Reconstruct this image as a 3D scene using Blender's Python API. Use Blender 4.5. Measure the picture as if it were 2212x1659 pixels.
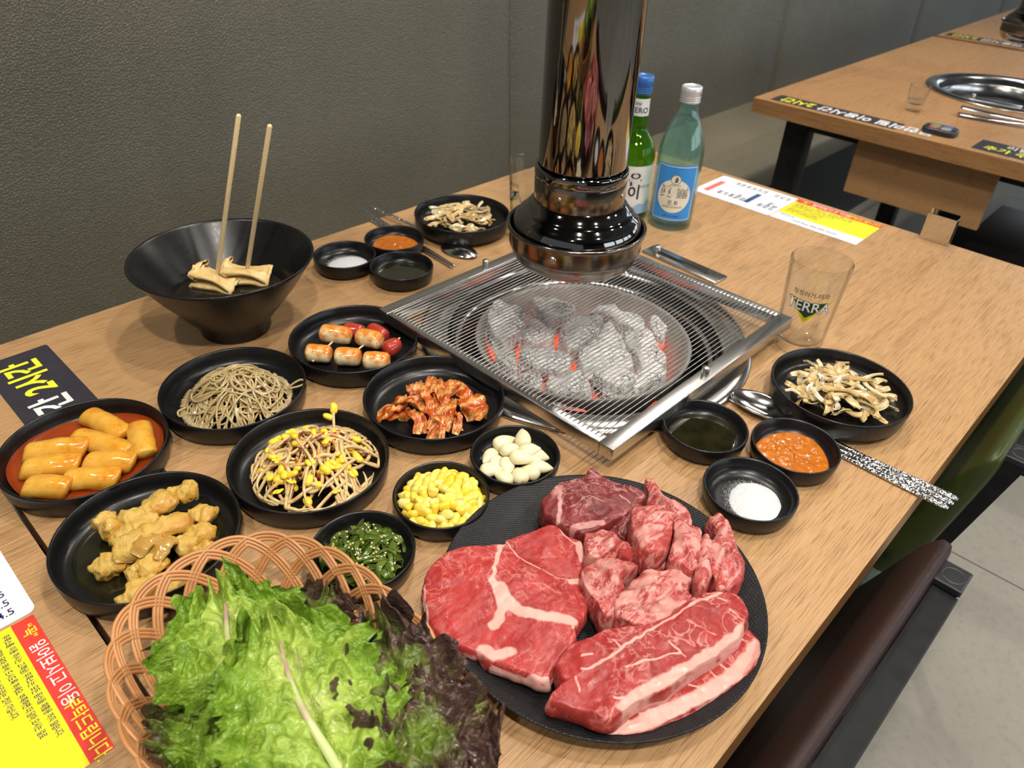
import bpy, bmesh, math, random
import numpy as np
from mathutils import Vector, Matrix, noise as mnoise

for _o in list(bpy.data.objects):
    bpy.data.objects.remove(_o, do_unlink=True)
SC = bpy.context.scene
COL = SC.collection
T = 0.74                       # height of the table tops above the floor
PI = math.pi
random.seed(7)

# ------------------------------------------------------------------ camera
cam_data = bpy.data.cameras.new('camera')
cam = bpy.data.objects.new('camera', cam_data)
COL.objects.link(cam)
cam_data.sensor_width = 36.0
cam_data.lens = 26.34
cam_data.clip_start = 0.01
cam.matrix_world = Matrix(((0.69452871, 0.39940031, -0.59842231, 0.0),
                           (-0.71844671, 0.42924883, -0.54733881, 0.0),
                           (0.03826478, 0.81007706, 0.58507347, T + 0.485),
                           (0, 0, 0, 1)))
cam_data.dof.use_dof = True
cam_data.dof.focus_distance = 0.66
cam_data.dof.aperture_fstop = 10.5
SC.camera = cam

# ------------------------------------------------------------------ world and lights
SC.view_settings.view_transform = 'Standard'
SC.view_settings.look = 'None'
SC.view_settings.exposure = 0.12
SC.view_settings.gamma = 1.0
SC.view_settings.use_curve_mapping = False
wd = bpy.data.worlds.new('room_air'); SC.world = wd; wd.use_nodes = True
wd.node_tree.nodes['Background'].inputs[0].default_value = (0.80, 0.88, 1.0, 1)
wd.node_tree.nodes['Background'].inputs[1].default_value = 0.24
LAMPS = []                                      # ceiling downlights: x, y, watts, disc size
for x, y, p, s in [(-0.15, -0.35, 23, 0.08), (0.75, 0.05, 11, 0.08), (-0.35, 0.85, 8, 0.08), (0.85, 0.75, 9, 0.08),
                   (1.95, 1.0, 13, 0.08), (2.9, 0.6, 13, 0.08), (1.75, -0.75, 11, 0.08), (0.65, -0.95, 13, 0.08),
                   (2.7, -0.75, 10, 0.08), (-0.9, -0.5, 10, 0.08)]:
    LAMPS.append((x, y, p, s))
    ld = bpy.data.lights.new('downlight', 'AREA'); ld.shape = 'DISK'; ld.size = s; ld.energy = p
    ld.color = (1.0, 0.93, 0.84)
    lo = bpy.data.objects.new('downlight', ld); COL.objects.link(lo)
    lo.location = (x, y, 2.53)

# ------------------------------------------------------------------ object helpers
def link(o, parent=None):
    COL.objects.link(o)
    if parent is not None: o.parent = parent
    return o
def tag(o, label=None, cat=None, group=None, kind=None):
    if label: o['label'] = label
    if cat: o['category'] = cat
    if group: o['group'] = group
    if kind: o['kind'] = kind
    return o
def thing(name, label, cat, loc=(0, 0, 0), rz=0.0, group=None):
    o = bpy.data.objects.new(name, None); COL.objects.link(o)
    o.empty_display_size = 0.02
    o.location = loc; o.rotation_euler = (0, 0, rz)
    return tag(o, label, cat, group)
def meshdata(name, v, f, mats, smooth=True, mi=None, attrs=None):
    me = bpy.data.meshes.new(name)
    me.from_pydata([tuple(map(float, p)) for p in v], [], [tuple(map(int, q)) for q in f])
    for m in (mats if isinstance(mats, (list, tuple)) else [mats]): me.materials.append(m)
    if smooth: me.polygons.foreach_set('use_smooth', [True] * len(me.polygons))
    if mi is not None: me.polygons.foreach_set('material_index', [int(i) for i in mi])
    for k, a in (attrs or {}).items():
        at = me.attributes.new(k, 'FLOAT', 'POINT'); at.data.foreach_set('value', np.asarray(a, dtype=np.float32))
    me.update()
    return me
def obj(name, me, parent=None, loc=(0, 0, 0), rot=(0, 0, 0)):
    o = bpy.data.objects.new(name, me); link(o, parent); o.location = loc; o.rotation_euler = rot
    return o
def copy_tree(o, parent=None):
    c = o.copy(); COL.objects.link(c)
    if parent is not None: c.parent = parent
    for ch in list(o.children): copy_tree(ch, c)
    return c

# ------------------------------------------------------------------ shape builders: all return (verts, faces)
class MB:
    def __init__(s): s.v = []; s.f = []; s.mi = []
    def add(s, vf, mi=0, M=None):
        v, f = vf; n = len(s.v)
        if M is not None: v = [M @ Vector(p) for p in v]
        s.v += [tuple(p) for p in v]; s.f += [tuple(i + n for i in q) for q in f]; s.mi += [mi] * len(f)
        return s
    def build(s, name, mat, parent=None, smooth=True, **k):
        return obj(name, meshdata(name, s.v, s.f, mat, smooth, s.mi), parent, **k)
def box(x0, x1, y0, y1, z0, z1, b=0.0):
    if b <= 0:
        v = [(x, y, z) for z in (z0, z1) for y in (y0, y1) for x in (x0, x1)]
        return v, [(0, 2, 3, 1), (4, 5, 7, 6), (0, 1, 5, 4), (2, 6, 7, 3), (0, 4, 6, 2), (1, 3, 7, 5)]
    bm = bmesh.new(); bmesh.ops.create_cube(bm, size=1.0)
    for q in bm.verts:
        q.co = Vector((x0 if q.co.x < 0 else x1, y0 if q.co.y < 0 else y1, z0 if q.co.z < 0 else z1))
    bmesh.ops.bevel(bm, geom=list(bm.edges), offset=b, segments=3, affect='EDGES', profile=0.5)
    bm.verts.index_update()
    r = [tuple(q.co) for q in bm.verts], [tuple(q.index for q in p.verts) for p in bm.faces]
    bm.free(); return r
def lathe(prof, n=64, cx=0, cy=0):
    v = []; rows = []
    for r, z in prof:
        if r < 1e-6: rows.append([len(v)]); v.append((cx, cy, z))
        else:
            rows.append(list(range(len(v), len(v) + n)))
            v += [(cx + r * math.cos(2 * PI * k / n), cy + r * math.sin(2 * PI * k / n), z) for k in range(n)]
    f = []
    for a, b in zip(rows[:-1], rows[1:]):
        for k in range(n):
            k2 = (k + 1) % n
            if len(a) == 1 and len(b) == 1: continue
            if len(a) == 1: f.append((a[0], b[k2], b[k]))
            elif len(b) == 1: f.append((a[k], a[k2], b[0]))
            else: f.append((a[k], a[k2], b[k2], b[k]))
    return v, f
def spline(pts, n, closed=False):
    """Catmull-Rom through points, n samples."""
    P = [Vector(p) for p in pts]; m = len(P); out = []
    segs = m if closed else m - 1
    for i in range(n):
        u = i / n * segs if closed else i / (n - 1) * segs
        k = min(int(u), segs - 1); t = u - k
        g = (lambda j: P[j % m]) if closed else (lambda j: P[max(0, min(m - 1, j))])
        a, b, c, d = g(k - 1), g(k), g(k + 1), g(k + 2)
        out.append(0.5 * ((2 * b) + (c - a) * t + (2 * a - 5 * b + 4 * c - d) * t * t + (3 * b - a - 3 * c + d) * t ** 3))
    return out
def even(pts, n, closed=False):
    """resample a polyline at even lengths"""
    P = [Vector(p) for p in pts]
    if closed: P = P + [P[0]]
    L = [0.0]
    for a, b in zip(P[:-1], P[1:]): L.append(L[-1] + (b - a).length)
    out = []; k = 0
    for i in range(n):
        d = L[-1] * (i / n if closed else i / (n - 1))
        while k < len(L) - 2 and L[k + 1] < d: k += 1
        t = 0 if L[k + 1] == L[k] else (d - L[k]) / (L[k + 1] - L[k])
        out.append(P[k].lerp(P[k + 1], min(1, max(0, t))))
    return out
def tube(path, rad, seg=8, flat=1.0, cap=True, up=None, closed=False):
    """sweep a (flattened) circle along a path; rad a number or a list; flat squashes across the frame's second axis"""
    P = [Vector(p) for p in path]; n = len(P)
    R = rad if isinstance(rad, (list, tuple, np.ndarray)) else [rad] * n
    v = []; f = []; nrm = None
    for i in range(n):
        t = (P[(i + 1) % n] - P[i - 1]) if closed else (P[min(i + 1, n - 1)] - P[max(i - 1, 0)])
        t = t.normalized() if t.length > 1e-12 else Vector((1, 0, 0))
        if nrm is None or up is not None:
            a = Vector(up) if up is not None else (Vector((0, 0, 1)) if abs(t.z) < 0.9 else Vector((1, 0, 0)))
            nrm = (a - t * a.dot(t)).normalized()
        else:
            nrm = nrm - t * nrm.dot(t)
            nrm = nrm.normalized() if nrm.length > 1e-9 else Vector((0, 0, 1))
        bi = t.cross(nrm)
        for k in range(seg):
            a = 2 * PI * k / seg
            v.append(P[i] + bi * (math.cos(a) * R[i]) + nrm * (math.sin(a) * R[i] * flat))
    for i in range(n if closed else n - 1):
        j = (i + 1) % n
        for k in range(seg):
            k2 = (k + 1) % seg
            f.append((i * seg + k, i * seg + k2, j * seg + k2, j * seg + k))
    if cap and not closed:
        f.append(tuple(range(seg - 1, -1, -1))); f.append(tuple((n - 1) * seg + k for k in range(seg)))
    return v, f
def nz(p, s=1.0, o=0.0): return mnoise.noise(Vector((p[0] * s + o, p[1] * s + o * 1.7, p[2] * s - o)))
def loft(outline, z0, z1, n=120, rings=16, dome=0.0, edge=0.35, under=0.9, rough=0.0, rs=60, seed=0.0, tops=None, smooth=True):
    """a slab with rounded sides over a closed outline seen from above; returns verts, faces"""
    o2 = [(p[0], p[1], 0) for p in outline]
    pts = even(spline(o2, 400, True) if smooth else o2, n, True)
    c = sum(pts, Vector()) / n
    h = z1 - z0
    prof = [(under * 0.75, z0), (under, z0 + 0.04 * h), (under * .4 + .6, z0 + 0.22 * h), (1.0, z0 + 0.45 * h), (0.995, z0 + 0.66 * h), (0.985, z0 + (1 - edge * .55) * h)]
    for i in range(1, 5): prof.append((0.985 - 0.05 * edge * 2 * (i / 4) ** 1.4, z1 - edge * .5 * h * (1 - i / 4) ** 1.8 * .8))
    s0 = prof[-1][0]
    for i in range(1, rings): prof.append((s0 * (1 - i / rings), z1 + dome * (1 - (1 - i / rings) ** 2)))
    v = [Vector((c.x, c.y, z0))]; f = []
    for s, z in prof:
        for p in pts: v.append(Vector((c.x + (p.x - c.x) * s, c.y + (p.y - c.y) * s, z)))
    v.append(Vector((c.x, c.y, z1 + dome)))
    for k in range(n): f.append((0, 1 + (k + 1) % n, 1 + k))
    for i in range(len(prof) - 1):
        a = 1 + i * n; b = a + n
        for k in range(n):
            k2 = (k + 1) % n; f.append((a + k, a + k2, b + k2, b + k))
    a = 1 + (len(prof) - 1) * n
    for k in range(n): f.append((a + k, a + (k + 1) % n, len(v) - 1))
    if tops is not None:
        for q in v: q.z += tops(q.x, q.y) * max(0.0, min(1.0, (q.z - z0) / h))
    if rough > 0:
        for q in v:
            d = Vector((nz(q, rs, seed), nz(q, rs, seed + 31), nz(q, rs, seed + 57))) * rough
            d += Vector((nz(q, rs * 3.1, seed + 5), nz(q, rs * 3.1, seed + 15), nz(q, rs * 3.1, seed + 25))) * rough * .4
            if q.z <= z0 + 0.05 * h: d.z = 0
            q += d
    return v, f
def blob(path, rad, seg=16, rough=0.0, rs=80, seed=0.0, flat=1.0, power=2.0, n=18, up=None):
    """rounded sausage along a path: radius falls off at both ends"""
    P = even(path, n)
    R = []
    for i in range(n):
        t = i / (n - 1) * 2 - 1
        r = rad(i / (n - 1)) if callable(rad) else rad
        R.append(max(r * max(0.0, 1 - abs(t) ** (power * 2)) ** 0.5, r * 0.03))
    v, f = tube(P, R, seg, flat, up=up)
    if rough:
        v = [Vector(q) + Vector((nz(q, rs, seed), nz(q, rs, seed + 31), nz(q, rs, seed + 57))) * rough +
             Vector((nz(q, rs * 2.7, seed), nz(q, rs * 2.7, seed + 3), nz(q, rs * 2.7, seed + 7))) * rough * .5 for q in v]
    return v, f
def seg_dist(px, py, line):
    best = 9e9
    for (ax, ay), (bx, by) in zip(line[:-1], line[1:]):
        dx, dy = bx - ax, by - ay; l = dx * dx + dy * dy
        t = 0 if l == 0 else max(0, min(1, ((px - ax) * dx + (py - ay) * dy) / l))
        d = math.hypot(px - ax - t * dx, py - ay - t * dy)
        if d < best: best = d
    return best

# ------------------------------------------------------------------ text
TEXTS = {}
def text_mesh(name, s, size, mat, bold=0.0, align='CENTER', xs=1.0):
    key = (s, bold, align)
    if key not in TEXTS:
        cu = bpy.data.curves.new('txt', 'FONT'); cu.body = s; cu.size = 1.0; cu.offset = bold
        cu.align_x = align; cu.align_y = 'CENTER'; cu.resolution_u = 3
        o = bpy.data.objects.new('txt', cu)
        TEXTS[key] = bpy.data.meshes.new_from_object(o)
        bpy.data.objects.remove(o, do_unlink=True); bpy.data.curves.remove(cu)
    me = TEXTS[key].copy()
    me.name = name; me.materials.clear(); me.materials.append(mat)
    me.transform(Matrix.Diagonal((size * xs, size, size, 1)))
    return me
def frame_matrix(o, u, v):
    u = Vector(u).normalized(); v = Vector(v).normalized(); w = u.cross(v)
    return Matrix(((u.x, v.x, w.x, o[0]), (u.y, v.y, w.y, o[1]), (u.z, v.z, w.z, o[2]), (0, 0, 0, 1)))
def text_at(name, s, size, mat, parent, o, u, v, bold=0.0, align='CENTER', xs=1.0):
    me = text_mesh(name, s, size, mat, bold, align, xs)
    me.transform(frame_matrix(o, u, v))
    return obj(name, me, parent)
def text_wrap(name, s, size, mat, parent, radius_at, ang, z, bold=0.0, xs=1.0, shear=0.0):
    """lettering printed round a cylinder whose radius is radius_at(z); reads left to right from outside"""
    me = text_mesh(name, s, size, mat, bold, 'CENTER', xs)
    for q in me.vertices:
        zz = z + q.co.y + shear * q.co.x; r = radius_at(zz); a = ang + q.co.x / r
        q.co = (r * math.cos(a), r * math.sin(a), zz)
    return obj(name, me, parent)
def patch_wrap(name, pts, mat, parent, radius_at, ang, z, off=0.0, cut=0.004):
    """flat print outline (list of x, y) wrapped round a cylinder"""
    bm = bmesh.new()
    vs = [bm.verts.new((p[0], p[1], 0)) for p in pts]; bm.faces.new(vs)
    xs = [p[0] for p in pts]; x = min(xs) + cut
    while x < max(xs):
        bmesh.ops.bisect_plane(bm, geom=list(bm.verts) + list(bm.edges) + list(bm.faces), plane_co=(x, 0, 0), plane_no=(1, 0, 0)); x += cut
    ys = [p[1] for p in pts]; y = min(ys) + cut * 2
    while y < max(ys):
        bmesh.ops.bisect_plane(bm, geom=list(bm.verts) + list(bm.edges) + list(bm.faces), plane_co=(0, y, 0), plane_no=(0, 1, 0)); y += cut * 2
    for q in bm.verts:
        zz = z + q.co.y; r = radius_at(zz) + off; a = ang + q.co.x / r
        q.co = (r * math.cos(a), r * math.sin(a), zz)
    me = bpy.data.meshes.new(name); bm.to_mesh(me); bm.free(); me.materials.append(mat)
    me.polygons.foreach_set('use_smooth', [True] * len(me.polygons))
    return obj(name, me, parent)

# ------------------------------------------------------------------ materials
class NG:
    def __init__(s, name):
        s.m = bpy.data.materials.new(name); s.m.use_nodes = True
        s.t = s.m.node_tree; s.b = s.t.nodes['Principled BSDF']
        s.tc = s.t.nodes.new('ShaderNodeTexCoord')
    def n(s, typ, **k):
        q = s.t.nodes.new('ShaderNode' + typ)
        for a, b in k.items():
            if a.startswith('i_'):
                key = a[2:]; key = int(key) if key.isdigit() else key.replace('_', ' ')
                s.set(q.inputs[key], b)
            else: setattr(q, a, b)
        return q
    def set(s, sock, val):
        if isinstance(val, bpy.types.NodeSocket): s.t.links.new(val, sock)
        else: sock.default_value = val
    def p(s, **k):
        for a, b in k.items(): s.set(s.b.inputs[a.replace('_', ' ')], b)
        return s
    def coord(s, scale=(1, 1, 1), rot=(0, 0, 0), loc=(0, 0, 0)):
        return s.n('Mapping', i_Vector=s.tc.outputs['Object'], i_Scale=scale, i_Rotation=rot, i_Location=loc).outputs[0]
    def noise(s, scale, detail=3, rough=.5, vec=None, dist=0.0):
        return s.n('TexNoise', i_Vector=vec if vec is not None else s.tc.outputs['Object'], i_Scale=scale, i_Detail=detail, i_Roughness=rough, i_Distortion=dist).outputs[0]
    def ramp(s, fac, stops, interp='LINEAR'):
        r = s.n('ValToRGB', i_0=fac); cr = r.color_ramp; cr.interpolation = interp
        while len(cr.elements) < len(stops): cr.elements.new(0.5)
        for e, (p, c) in zip(cr.elements, stops): e.position = p; e.color = (c if len(c) == 4 else (*c, 1)) if isinstance(c, tuple) else (c, c, c, 1)
        return r.outputs[0]
    def mix(s, f, a, b, typ='MIX'):
        q = s.n('Mix', data_type='RGBA', blend_type=typ)
        for i, x in ((0, f), (6, a), (7, b)):
            if isinstance(x, tuple) and len(x) == 3: x = (*x, 1)
            s.set(q.inputs[i], x)
        return q.outputs[2]
    def math(s, op, a, b=0.0, c=None):
        q = s.n('Math', operation=op, i_0=a, i_1=b)
        if c is not None: s.set(q.inputs[2], c)
        return q.outputs[0]
    def attr(s, name): return s.n('Attribute', attribute_name=name).outputs['Fac']
    def bump(s, height, strength=.3, dist=.001, normal=None):
        q = s.n('Bump', i_Strength=strength, i_Distance=dist, i_Height=height)
        if normal is not None: s.set(q.inputs['Normal'], normal)
        s.p(Normal=q.outputs[0]); return q.outputs[0]
def PM(name, c, c2=None, scale=40, rough=.5, metal=0.0, bump=0.0, bscale=300, bdist=.0005, stretch=(1, 1, 1), **k):
    """plain procedural material: two tones mixed by noise, fine relief"""
    g = NG(name); vec = g.coord(stretch)
    c2 = c2 or tuple(x * .82 for x in c)
    f = g.noise(scale, 3, vec=vec)
    g.p(Base_Color=g.ramp(f, [(.35, c), (.68, c2)]), Roughness=rough, Metallic=metal, **k)
    if bump: g.bump(g.noise(bscale, 2, vec=vec), bump, bdist)
    return g.m
def wood(name, light, dark, ax=0, scale=1.0, rough=.36):
    g = NG(name)
    def st(a, b): return tuple((a if i == ax else b) * scale for i in range(3))
    warp = g.noise(1.0, 2, vec=g.coord(st(1.3, 5)))
    v2 = g.n('VectorMath', operation='ADD', i_0=g.coord(st(2.4, 34))); comb = g.n('CombineXYZ')
    g.set(comb.inputs[1 if ax == 0 else 0], g.math('MULTIPLY', warp, 9.0)); g.set(v2.inputs[1], comb.outputs[0])
    rings = g.noise(1.0, 4, .55, vec=v2.outputs[0])
    fine = g.noise(1.0, 5, .7, vec=g.coord(st(13, 430)))
    pores = g.noise(1.0, 3, .6, vec=g.coord(st(26, 900), loc=(3, 5, 7)))
    f = g.math('ADD', g.math('MULTIPLY', rings, .44), g.math('MULTIPLY', fine, .60))
    mid = tuple((a * .62 + b * .38) for a, b in zip(light, dark))
    c = g.ramp(f, [(.38, dark), (.46, mid), (.54, light), (.64, mid), (.72, light)])
    c = g.mix(g.ramp(pores, [(.53, 0.0), (.64, .75)]), c, tuple(x * .62 for x in dark))
    big = g.noise(1.0, 2, vec=g.coord(st(.8, 3.0), loc=(9, 2, 4)))
    c = g.mix(g.ramp(big, [(.35, 0.0), (.7, .3)]), c, mid)
    g.p(Base_Color=c, Roughness=g.ramp(fine, [(.3, rough + .08), (.7, rough - .06)]), Specular_IOR_Level=.45)
    g.bump(g.math('ADD', fine, g.math('MULTIPLY', pores, 1.5)), .38, .0006)
    return g.m
def leather(name, c, c2, scale=520, rough=.42, dist=.0006, st=.5, spec=.5):
    g = NG(name)
    vo = g.n('TexVoronoi', i_Vector=g.tc.outputs['Object'], i_Scale=scale, feature='DISTANCE_TO_EDGE').outputs['Distance']
    n1 = g.noise(scale * .5, 3)
    g.p(Base_Color=g.ramp(g.noise(3, 4), [(.35, c), (.7, c2)]), Roughness=g.ramp(n1, [(.3, rough - .04), (.7, rough + .08)]), Specular_IOR_Level=spec)
    h = g.math('ADD', g.math('MULTIPLY', g.ramp(vo, [(0, 0.0), (.25, 1.0)]), .6), g.math('MULTIPLY', n1, .8))
    g.bump(h, st, dist)
    return g.m

m_wood = wood('pale_oak', (.475, .285, .132), (.255, .132, .050))
m_wood2 = wood('warm_oak', (.44, .245, .105), (.28, .14, .055))
m_woodedge = wood('oak_edge', (.36, .185, .07), (.24, .11, .04), ax=1)
m_dish = NG('black_melamine')
m_dish.p(Base_Color=m_dish.ramp(m_dish.noise(60, 3), [(.3, (.0045, .0045, .005)), (.7, (.008, .0075, .0075))]), Roughness=m_dish.ramp(m_dish.noise(300, 3), [(.3, .27), (.7, .34)]), Specular_IOR_Level=.38)
m_dish.bump(m_dish.n('TexWave', i_Vector=m_dish.tc.outputs['Object'], i_Scale=260, i_Distortion=1.2, i_Detail=1, bands_direction='Z').outputs[1], .05, .0002)
m_dish = m_dish.m
m_plate = NG('black_woven_plate')
_w1 = m_plate.n('TexWave', i_Vector=m_plate.coord(rot=(0, 0, .6)), i_Scale=150, i_Distortion=.6, bands_direction='X').outputs[1]
_w2 = m_plate.n('TexWave', i_Vector=m_plate.coord(rot=(0, 0, .6)), i_Scale=150, i_Distortion=.6, bands_direction='Y').outputs[1]
m_plate.p(Base_Color=m_plate.ramp(m_plate.noise(80, 3), [(.3, (.007, .007, .008)), (.7, (.012, .012, .013))]), Roughness=.42, Specular_IOR_Level=.28)
m_plate.bump(m_plate.math('MAXIMUM', _w1, _w2), .5, .0006)
m_plate = m_plate.m
m_steel = PM('brushed_steel', (.62, .61, .59), (.50, .49, .47), 8, .27, 1.0, .05, 900, .0003, (1, 40, 40))
m_steely = PM('brushed_steel_cross', (.60, .59, .57), (.48, .47, .45), 8, .30, 1.0, .05, 900, .0003, (40, 1, 40))
m_chrome = PM('hood_chrome', (.24, .23, .22), (.20, .19, .18), 6, .05, 1.0)
m_chromeband = PM('hood_band_steel', (.29, .255, .22), (.21, .18, .155), 10, .16, 1.0, .05, 200, .0004, (1, 1, 30))
m_tray = PM('worn_tray_steel', (.58, .57, .55), (.42, .41, .40), 25, .22, 1.0, .08, 60, .0008)
m_firebox = PM('firebox_dark_steel', (.05, .05, .055), (.10, .10, .10), 25, .38, .8)
m_wire = PM('net_wire_steel', (.55, .53, .50), (.36, .34, .32), 50, .33, 1.0)
m_blackmetal = PM('black_powder_coat', (.009, .009, .010), (.014, .014, .014), 60, .40, 0.0, .1, 900, .0003, Specular_IOR_Level=.25)
m_blackplastic = PM('black_plastic', (.014, .014, .016), (.024, .024, .026), 60, .35)
m_olive = leather('olive_leather', (.118, .108, .080), (.098, .090, .066), 190, .38, .0016, .8)
m_olive_seat = leather('olive_seat_leather', (.22, .195, .135), (.18, .16, .11), 420, .40)
m_brown = leather('brown_leather', (.030, .0150, .013), (.022, .011, .010), 900, .34, .0003, .35, .28)
m_green = leather('green_leather', (.044, .058, .012), (.033, .045, .009), 700, .31, .0003, .3, .32)
m_green_seat = leather('pale_green_leather', (.14, .19, .10), (.11, .16, .08), 700, .45, .0003, .3)
m_floor = NG('concrete_floor')
_f = m_floor.noise(2.2, 6, .65)
m_floor.p(Base_Color=m_floor.mix(m_floor.ramp(m_floor.noise(60, 4, .7), [(.25, .55), (.5, 0.0)]), m_floor.ramp(_f, [(.35, (.27, .255, .215)), (.7, (.34, .32, .275))]), (.19, .18, .15)), Roughness=.55)
m_floor.bump(m_floor.noise(140, 4), .15, .001); m_floor = m_floor.m
m_joint = PM('floor_joint', (.16, .15, .13), None, 40, .8)
m_ceiling = PM('dark_ceiling_paint', (.10, .095, .09), (.08, .076, .072), 5, .8)
m_white = PM('lamp_white_trim', (.7, .7, .68), None, 20, .4)
def glassmat(name, c, rough=0.0, ior=1.48):
    g = NG(name); n = g.noise(12, 2)
    g.p(Base_Color=g.ramp(n, [(.3, c), (.7, tuple(x * .97 for x in c))]), Roughness=rough, Transmission_Weight=1.0, IOR=ior)
    return g.m
m_glass = glassmat('clear_glass', (.97, .98, .97))
m_glassgreen = glassmat('green_bottle_glass', (.30, .62, .16))
m_glassaqua = glassmat('aqua_bottle_glass', (.55, .86, .84))
def thinglass(name, tint, body=0.0, edge=.8):
    """thin clear wall: light passes straight through, tinted, with a mirror sheen growing towards the edge"""
    g = NG(name); t = g.t; t.nodes.remove(g.b)
    lw = g.n('LayerWeight', i_Blend=.5)
    tr = g.n('BsdfTransparent', i_Color=g.mix(g.ramp(lw.outputs['Facing'], [(.62, 0.0), (.95, 1.0)]), g.ramp(g.noise(12, 2), [(.3, tint), (.7, tuple(x * .97 for x in tint))]), tuple(x * .5 for x in tint)))
    gl = g.n('BsdfGlossy', i_Roughness=.03)
    base = tr.outputs[0]
    if body:
        df = g.n('BsdfTranslucent', i_Color=(*tint, 1)); mx0 = g.n('MixShader', i_0=body); g.set(mx0.inputs[1], base); g.set(mx0.inputs[2], df.outputs[0]); base = mx0.outputs[0]
    mx = g.n('MixShader', i_0=g.ramp(lw.outputs['Facing'], [(0, .035), (.55, .08), (.8, .34), (1, edge)])); g.set(mx.inputs[1], base); g.set(mx.inputs[2], gl.outputs[0])
    t.links.new(mx.outputs[0], t.nodes['Material Output'].inputs[0])
    return g.m
m_glass = thinglass('clear_glass', (.985, .99, .985), 0, 1.0)
m_glassgreen = thinglass('green_bottle_glass', (.54, .78, .20), .10)
m_glassaqua = thinglass('aqua_bottle_glass', (.80, .95, .93), .07)
m_soju = thinglass('clear_spirit', (.96, .98, .97), 0, .3)
# ================================================================== the setting
fl = tag(obj('floor', meshdata('floor', *box(-2.2, 8.9, -3.2, 1.6, -.05, -.004), m_joint)), kind='structure', label='grey concrete floor with thin slab joints')
for i in range(9):
    for j in range(4):
        x0, y0 = -2.2 + 1.237 * i + .001, -3.2 + 1.2 * j
        obj('floor_slab', meshdata('floor_slab', *box(x0, x0 + 1.233, y0, y0 + 1.196, -.01, 0, .0015), m_floor, False), fl)
cl = tag(obj('ceiling', meshdata('ceiling', *box(-2.2, 8.9, -3.2, 1.75, 2.6, 2.65), m_ceiling)), kind='structure', label='dark painted ceiling')
wb = tag(obj('wall_back', meshdata('wall_back', *box(-2.2, 8.9, 1.62, 1.75, 0, 2.6), m_olive)), kind='structure', label='plain olive wall behind the bench')
wf = tag(obj('wall_front', meshdata('wall_front', *box(-2.2, 8.9, -3.3, -3.2, 0, 2.6), m_ceiling)), kind='structure', label='dark front wall with windows')
wr = tag(obj('wall_right', meshdata('wall_right', *box(8.93, 9.03, -3.3, 1.75, 0, 2.6), m_ceiling)), kind='structure', label='dark far wall with windows')
g = NG('daylit_window_glass'); g.p(Base_Color=g.ramp(g.noise(2, 2), [(.3, (.7, .8, .9)), (.7, (.65, .75, .86))]), Emission_Color=(.80, .90, 1.0, 1), Emission_Strength=2.6); m_win = g.m
for i in range(4):
    x = .6 + i * 1.55
    w = tag(obj('window_%d' % (i + 1), meshdata('window', *box(x, x + 1.3, -3.2, -3.19, .95, 2.25), m_win, False)), kind='structure', label='bright daylit window in the front wall')
    obj('window_frame', meshdata('window_frame', *box(x - .05, x, -3.2, -3.16, .9, 2.3), m_blackmetal, False), w); obj('window_frame', meshdata('window_frame', *box(x + 1.3, x + 1.35, -3.2, -3.16, .9, 2.3), m_blackmetal, False), w)
for i in range(3):
    y = -2.9 + i * 1.5
    tag(obj('window_%d' % (i + 5), meshdata('window', *box(8.91, 8.93, y, y + 1.25, .95, 2.3), m_win, False)), kind='structure', label='bright daylit window in the far wall')
for i, (x, y, p, s) in enumerate(LAMPS):
    t = thing('downlight_can', 'round recessed ceiling downlight with white trim', 'lamp', (x, y, 2.5), 0, 'ceiling downlights')
    obj('trim_ring', meshdata('trim_ring', *lathe([(s * .5 + .004, .10), (s * .5 + .004, .02), (s * .5 + .02, .012), (s * .5 + .02, .018), (s * .5 + .01, .10)], 32), m_white), t)

# banquette: tall leaning back in upholstered panels, seat cushions, plinth
bq = thing('banquette', 'long olive leather banquette with tall plain back running behind the tables', 'bench', (0, 1.40, 0))
def back_panel(x0, x1):
    nx, nzv = 14, 26; v = []; f = []
    z0, z1 = .44, 1.62
    for j in range(nzv + 1):
        for i in range(nx + 1):
            u = i / nx; uu = .5 - .5 * math.cos(PI * u)
            w = j / nzv; z = z0 + (z1 - z0) * w
            e = min(uu, 1 - uu) * (x1 - x0); puff = .012 * (1 - math.exp(-e / .012))
            v.append((x0 + (x1 - x0) * uu, -puff + (z - .45) * .052, z))
    for j in range(nzv):
        for i in range(nx):
            a = j * (nx + 1) + i; f.append((a, a + 1, a + nx + 2, a + nx + 1))
    n = len(v)
    v += [(x0, .07, z0), (x1, .07, z0), (x1, .13, z1), (x0, .13, z1)]
    f += [(n, n + 3, n + 2, n + 1), (nzv * (nx + 1), nzv * (nx + 1) + nx, n + 2, n + 3), (0, nzv * (nx + 1), n + 3, n), (nx, n + 1, n + 2, nzv * (nx + 1) + nx)]
    return v, f
for x0 in (-1.48, 0.0, 1.482, 2.966, 4.45, 5.935, 7.42):
    obj('back_panel', meshdata('back_panel', *back_panel(x0 + .0015, x0 + 1.482 - .0015), m_olive), bq)
    obj('seat_cushion', meshdata('seat_cushion', *box(x0 + .002, x0 + 1.48, -.41, .02, .36, .45, .022), m_olive_seat), bq)
obj('plinth', meshdata('plinth', *box(-1.48, 8.9, -.36, .08, .0, .359), m_blackmetal, False), bq)

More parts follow.
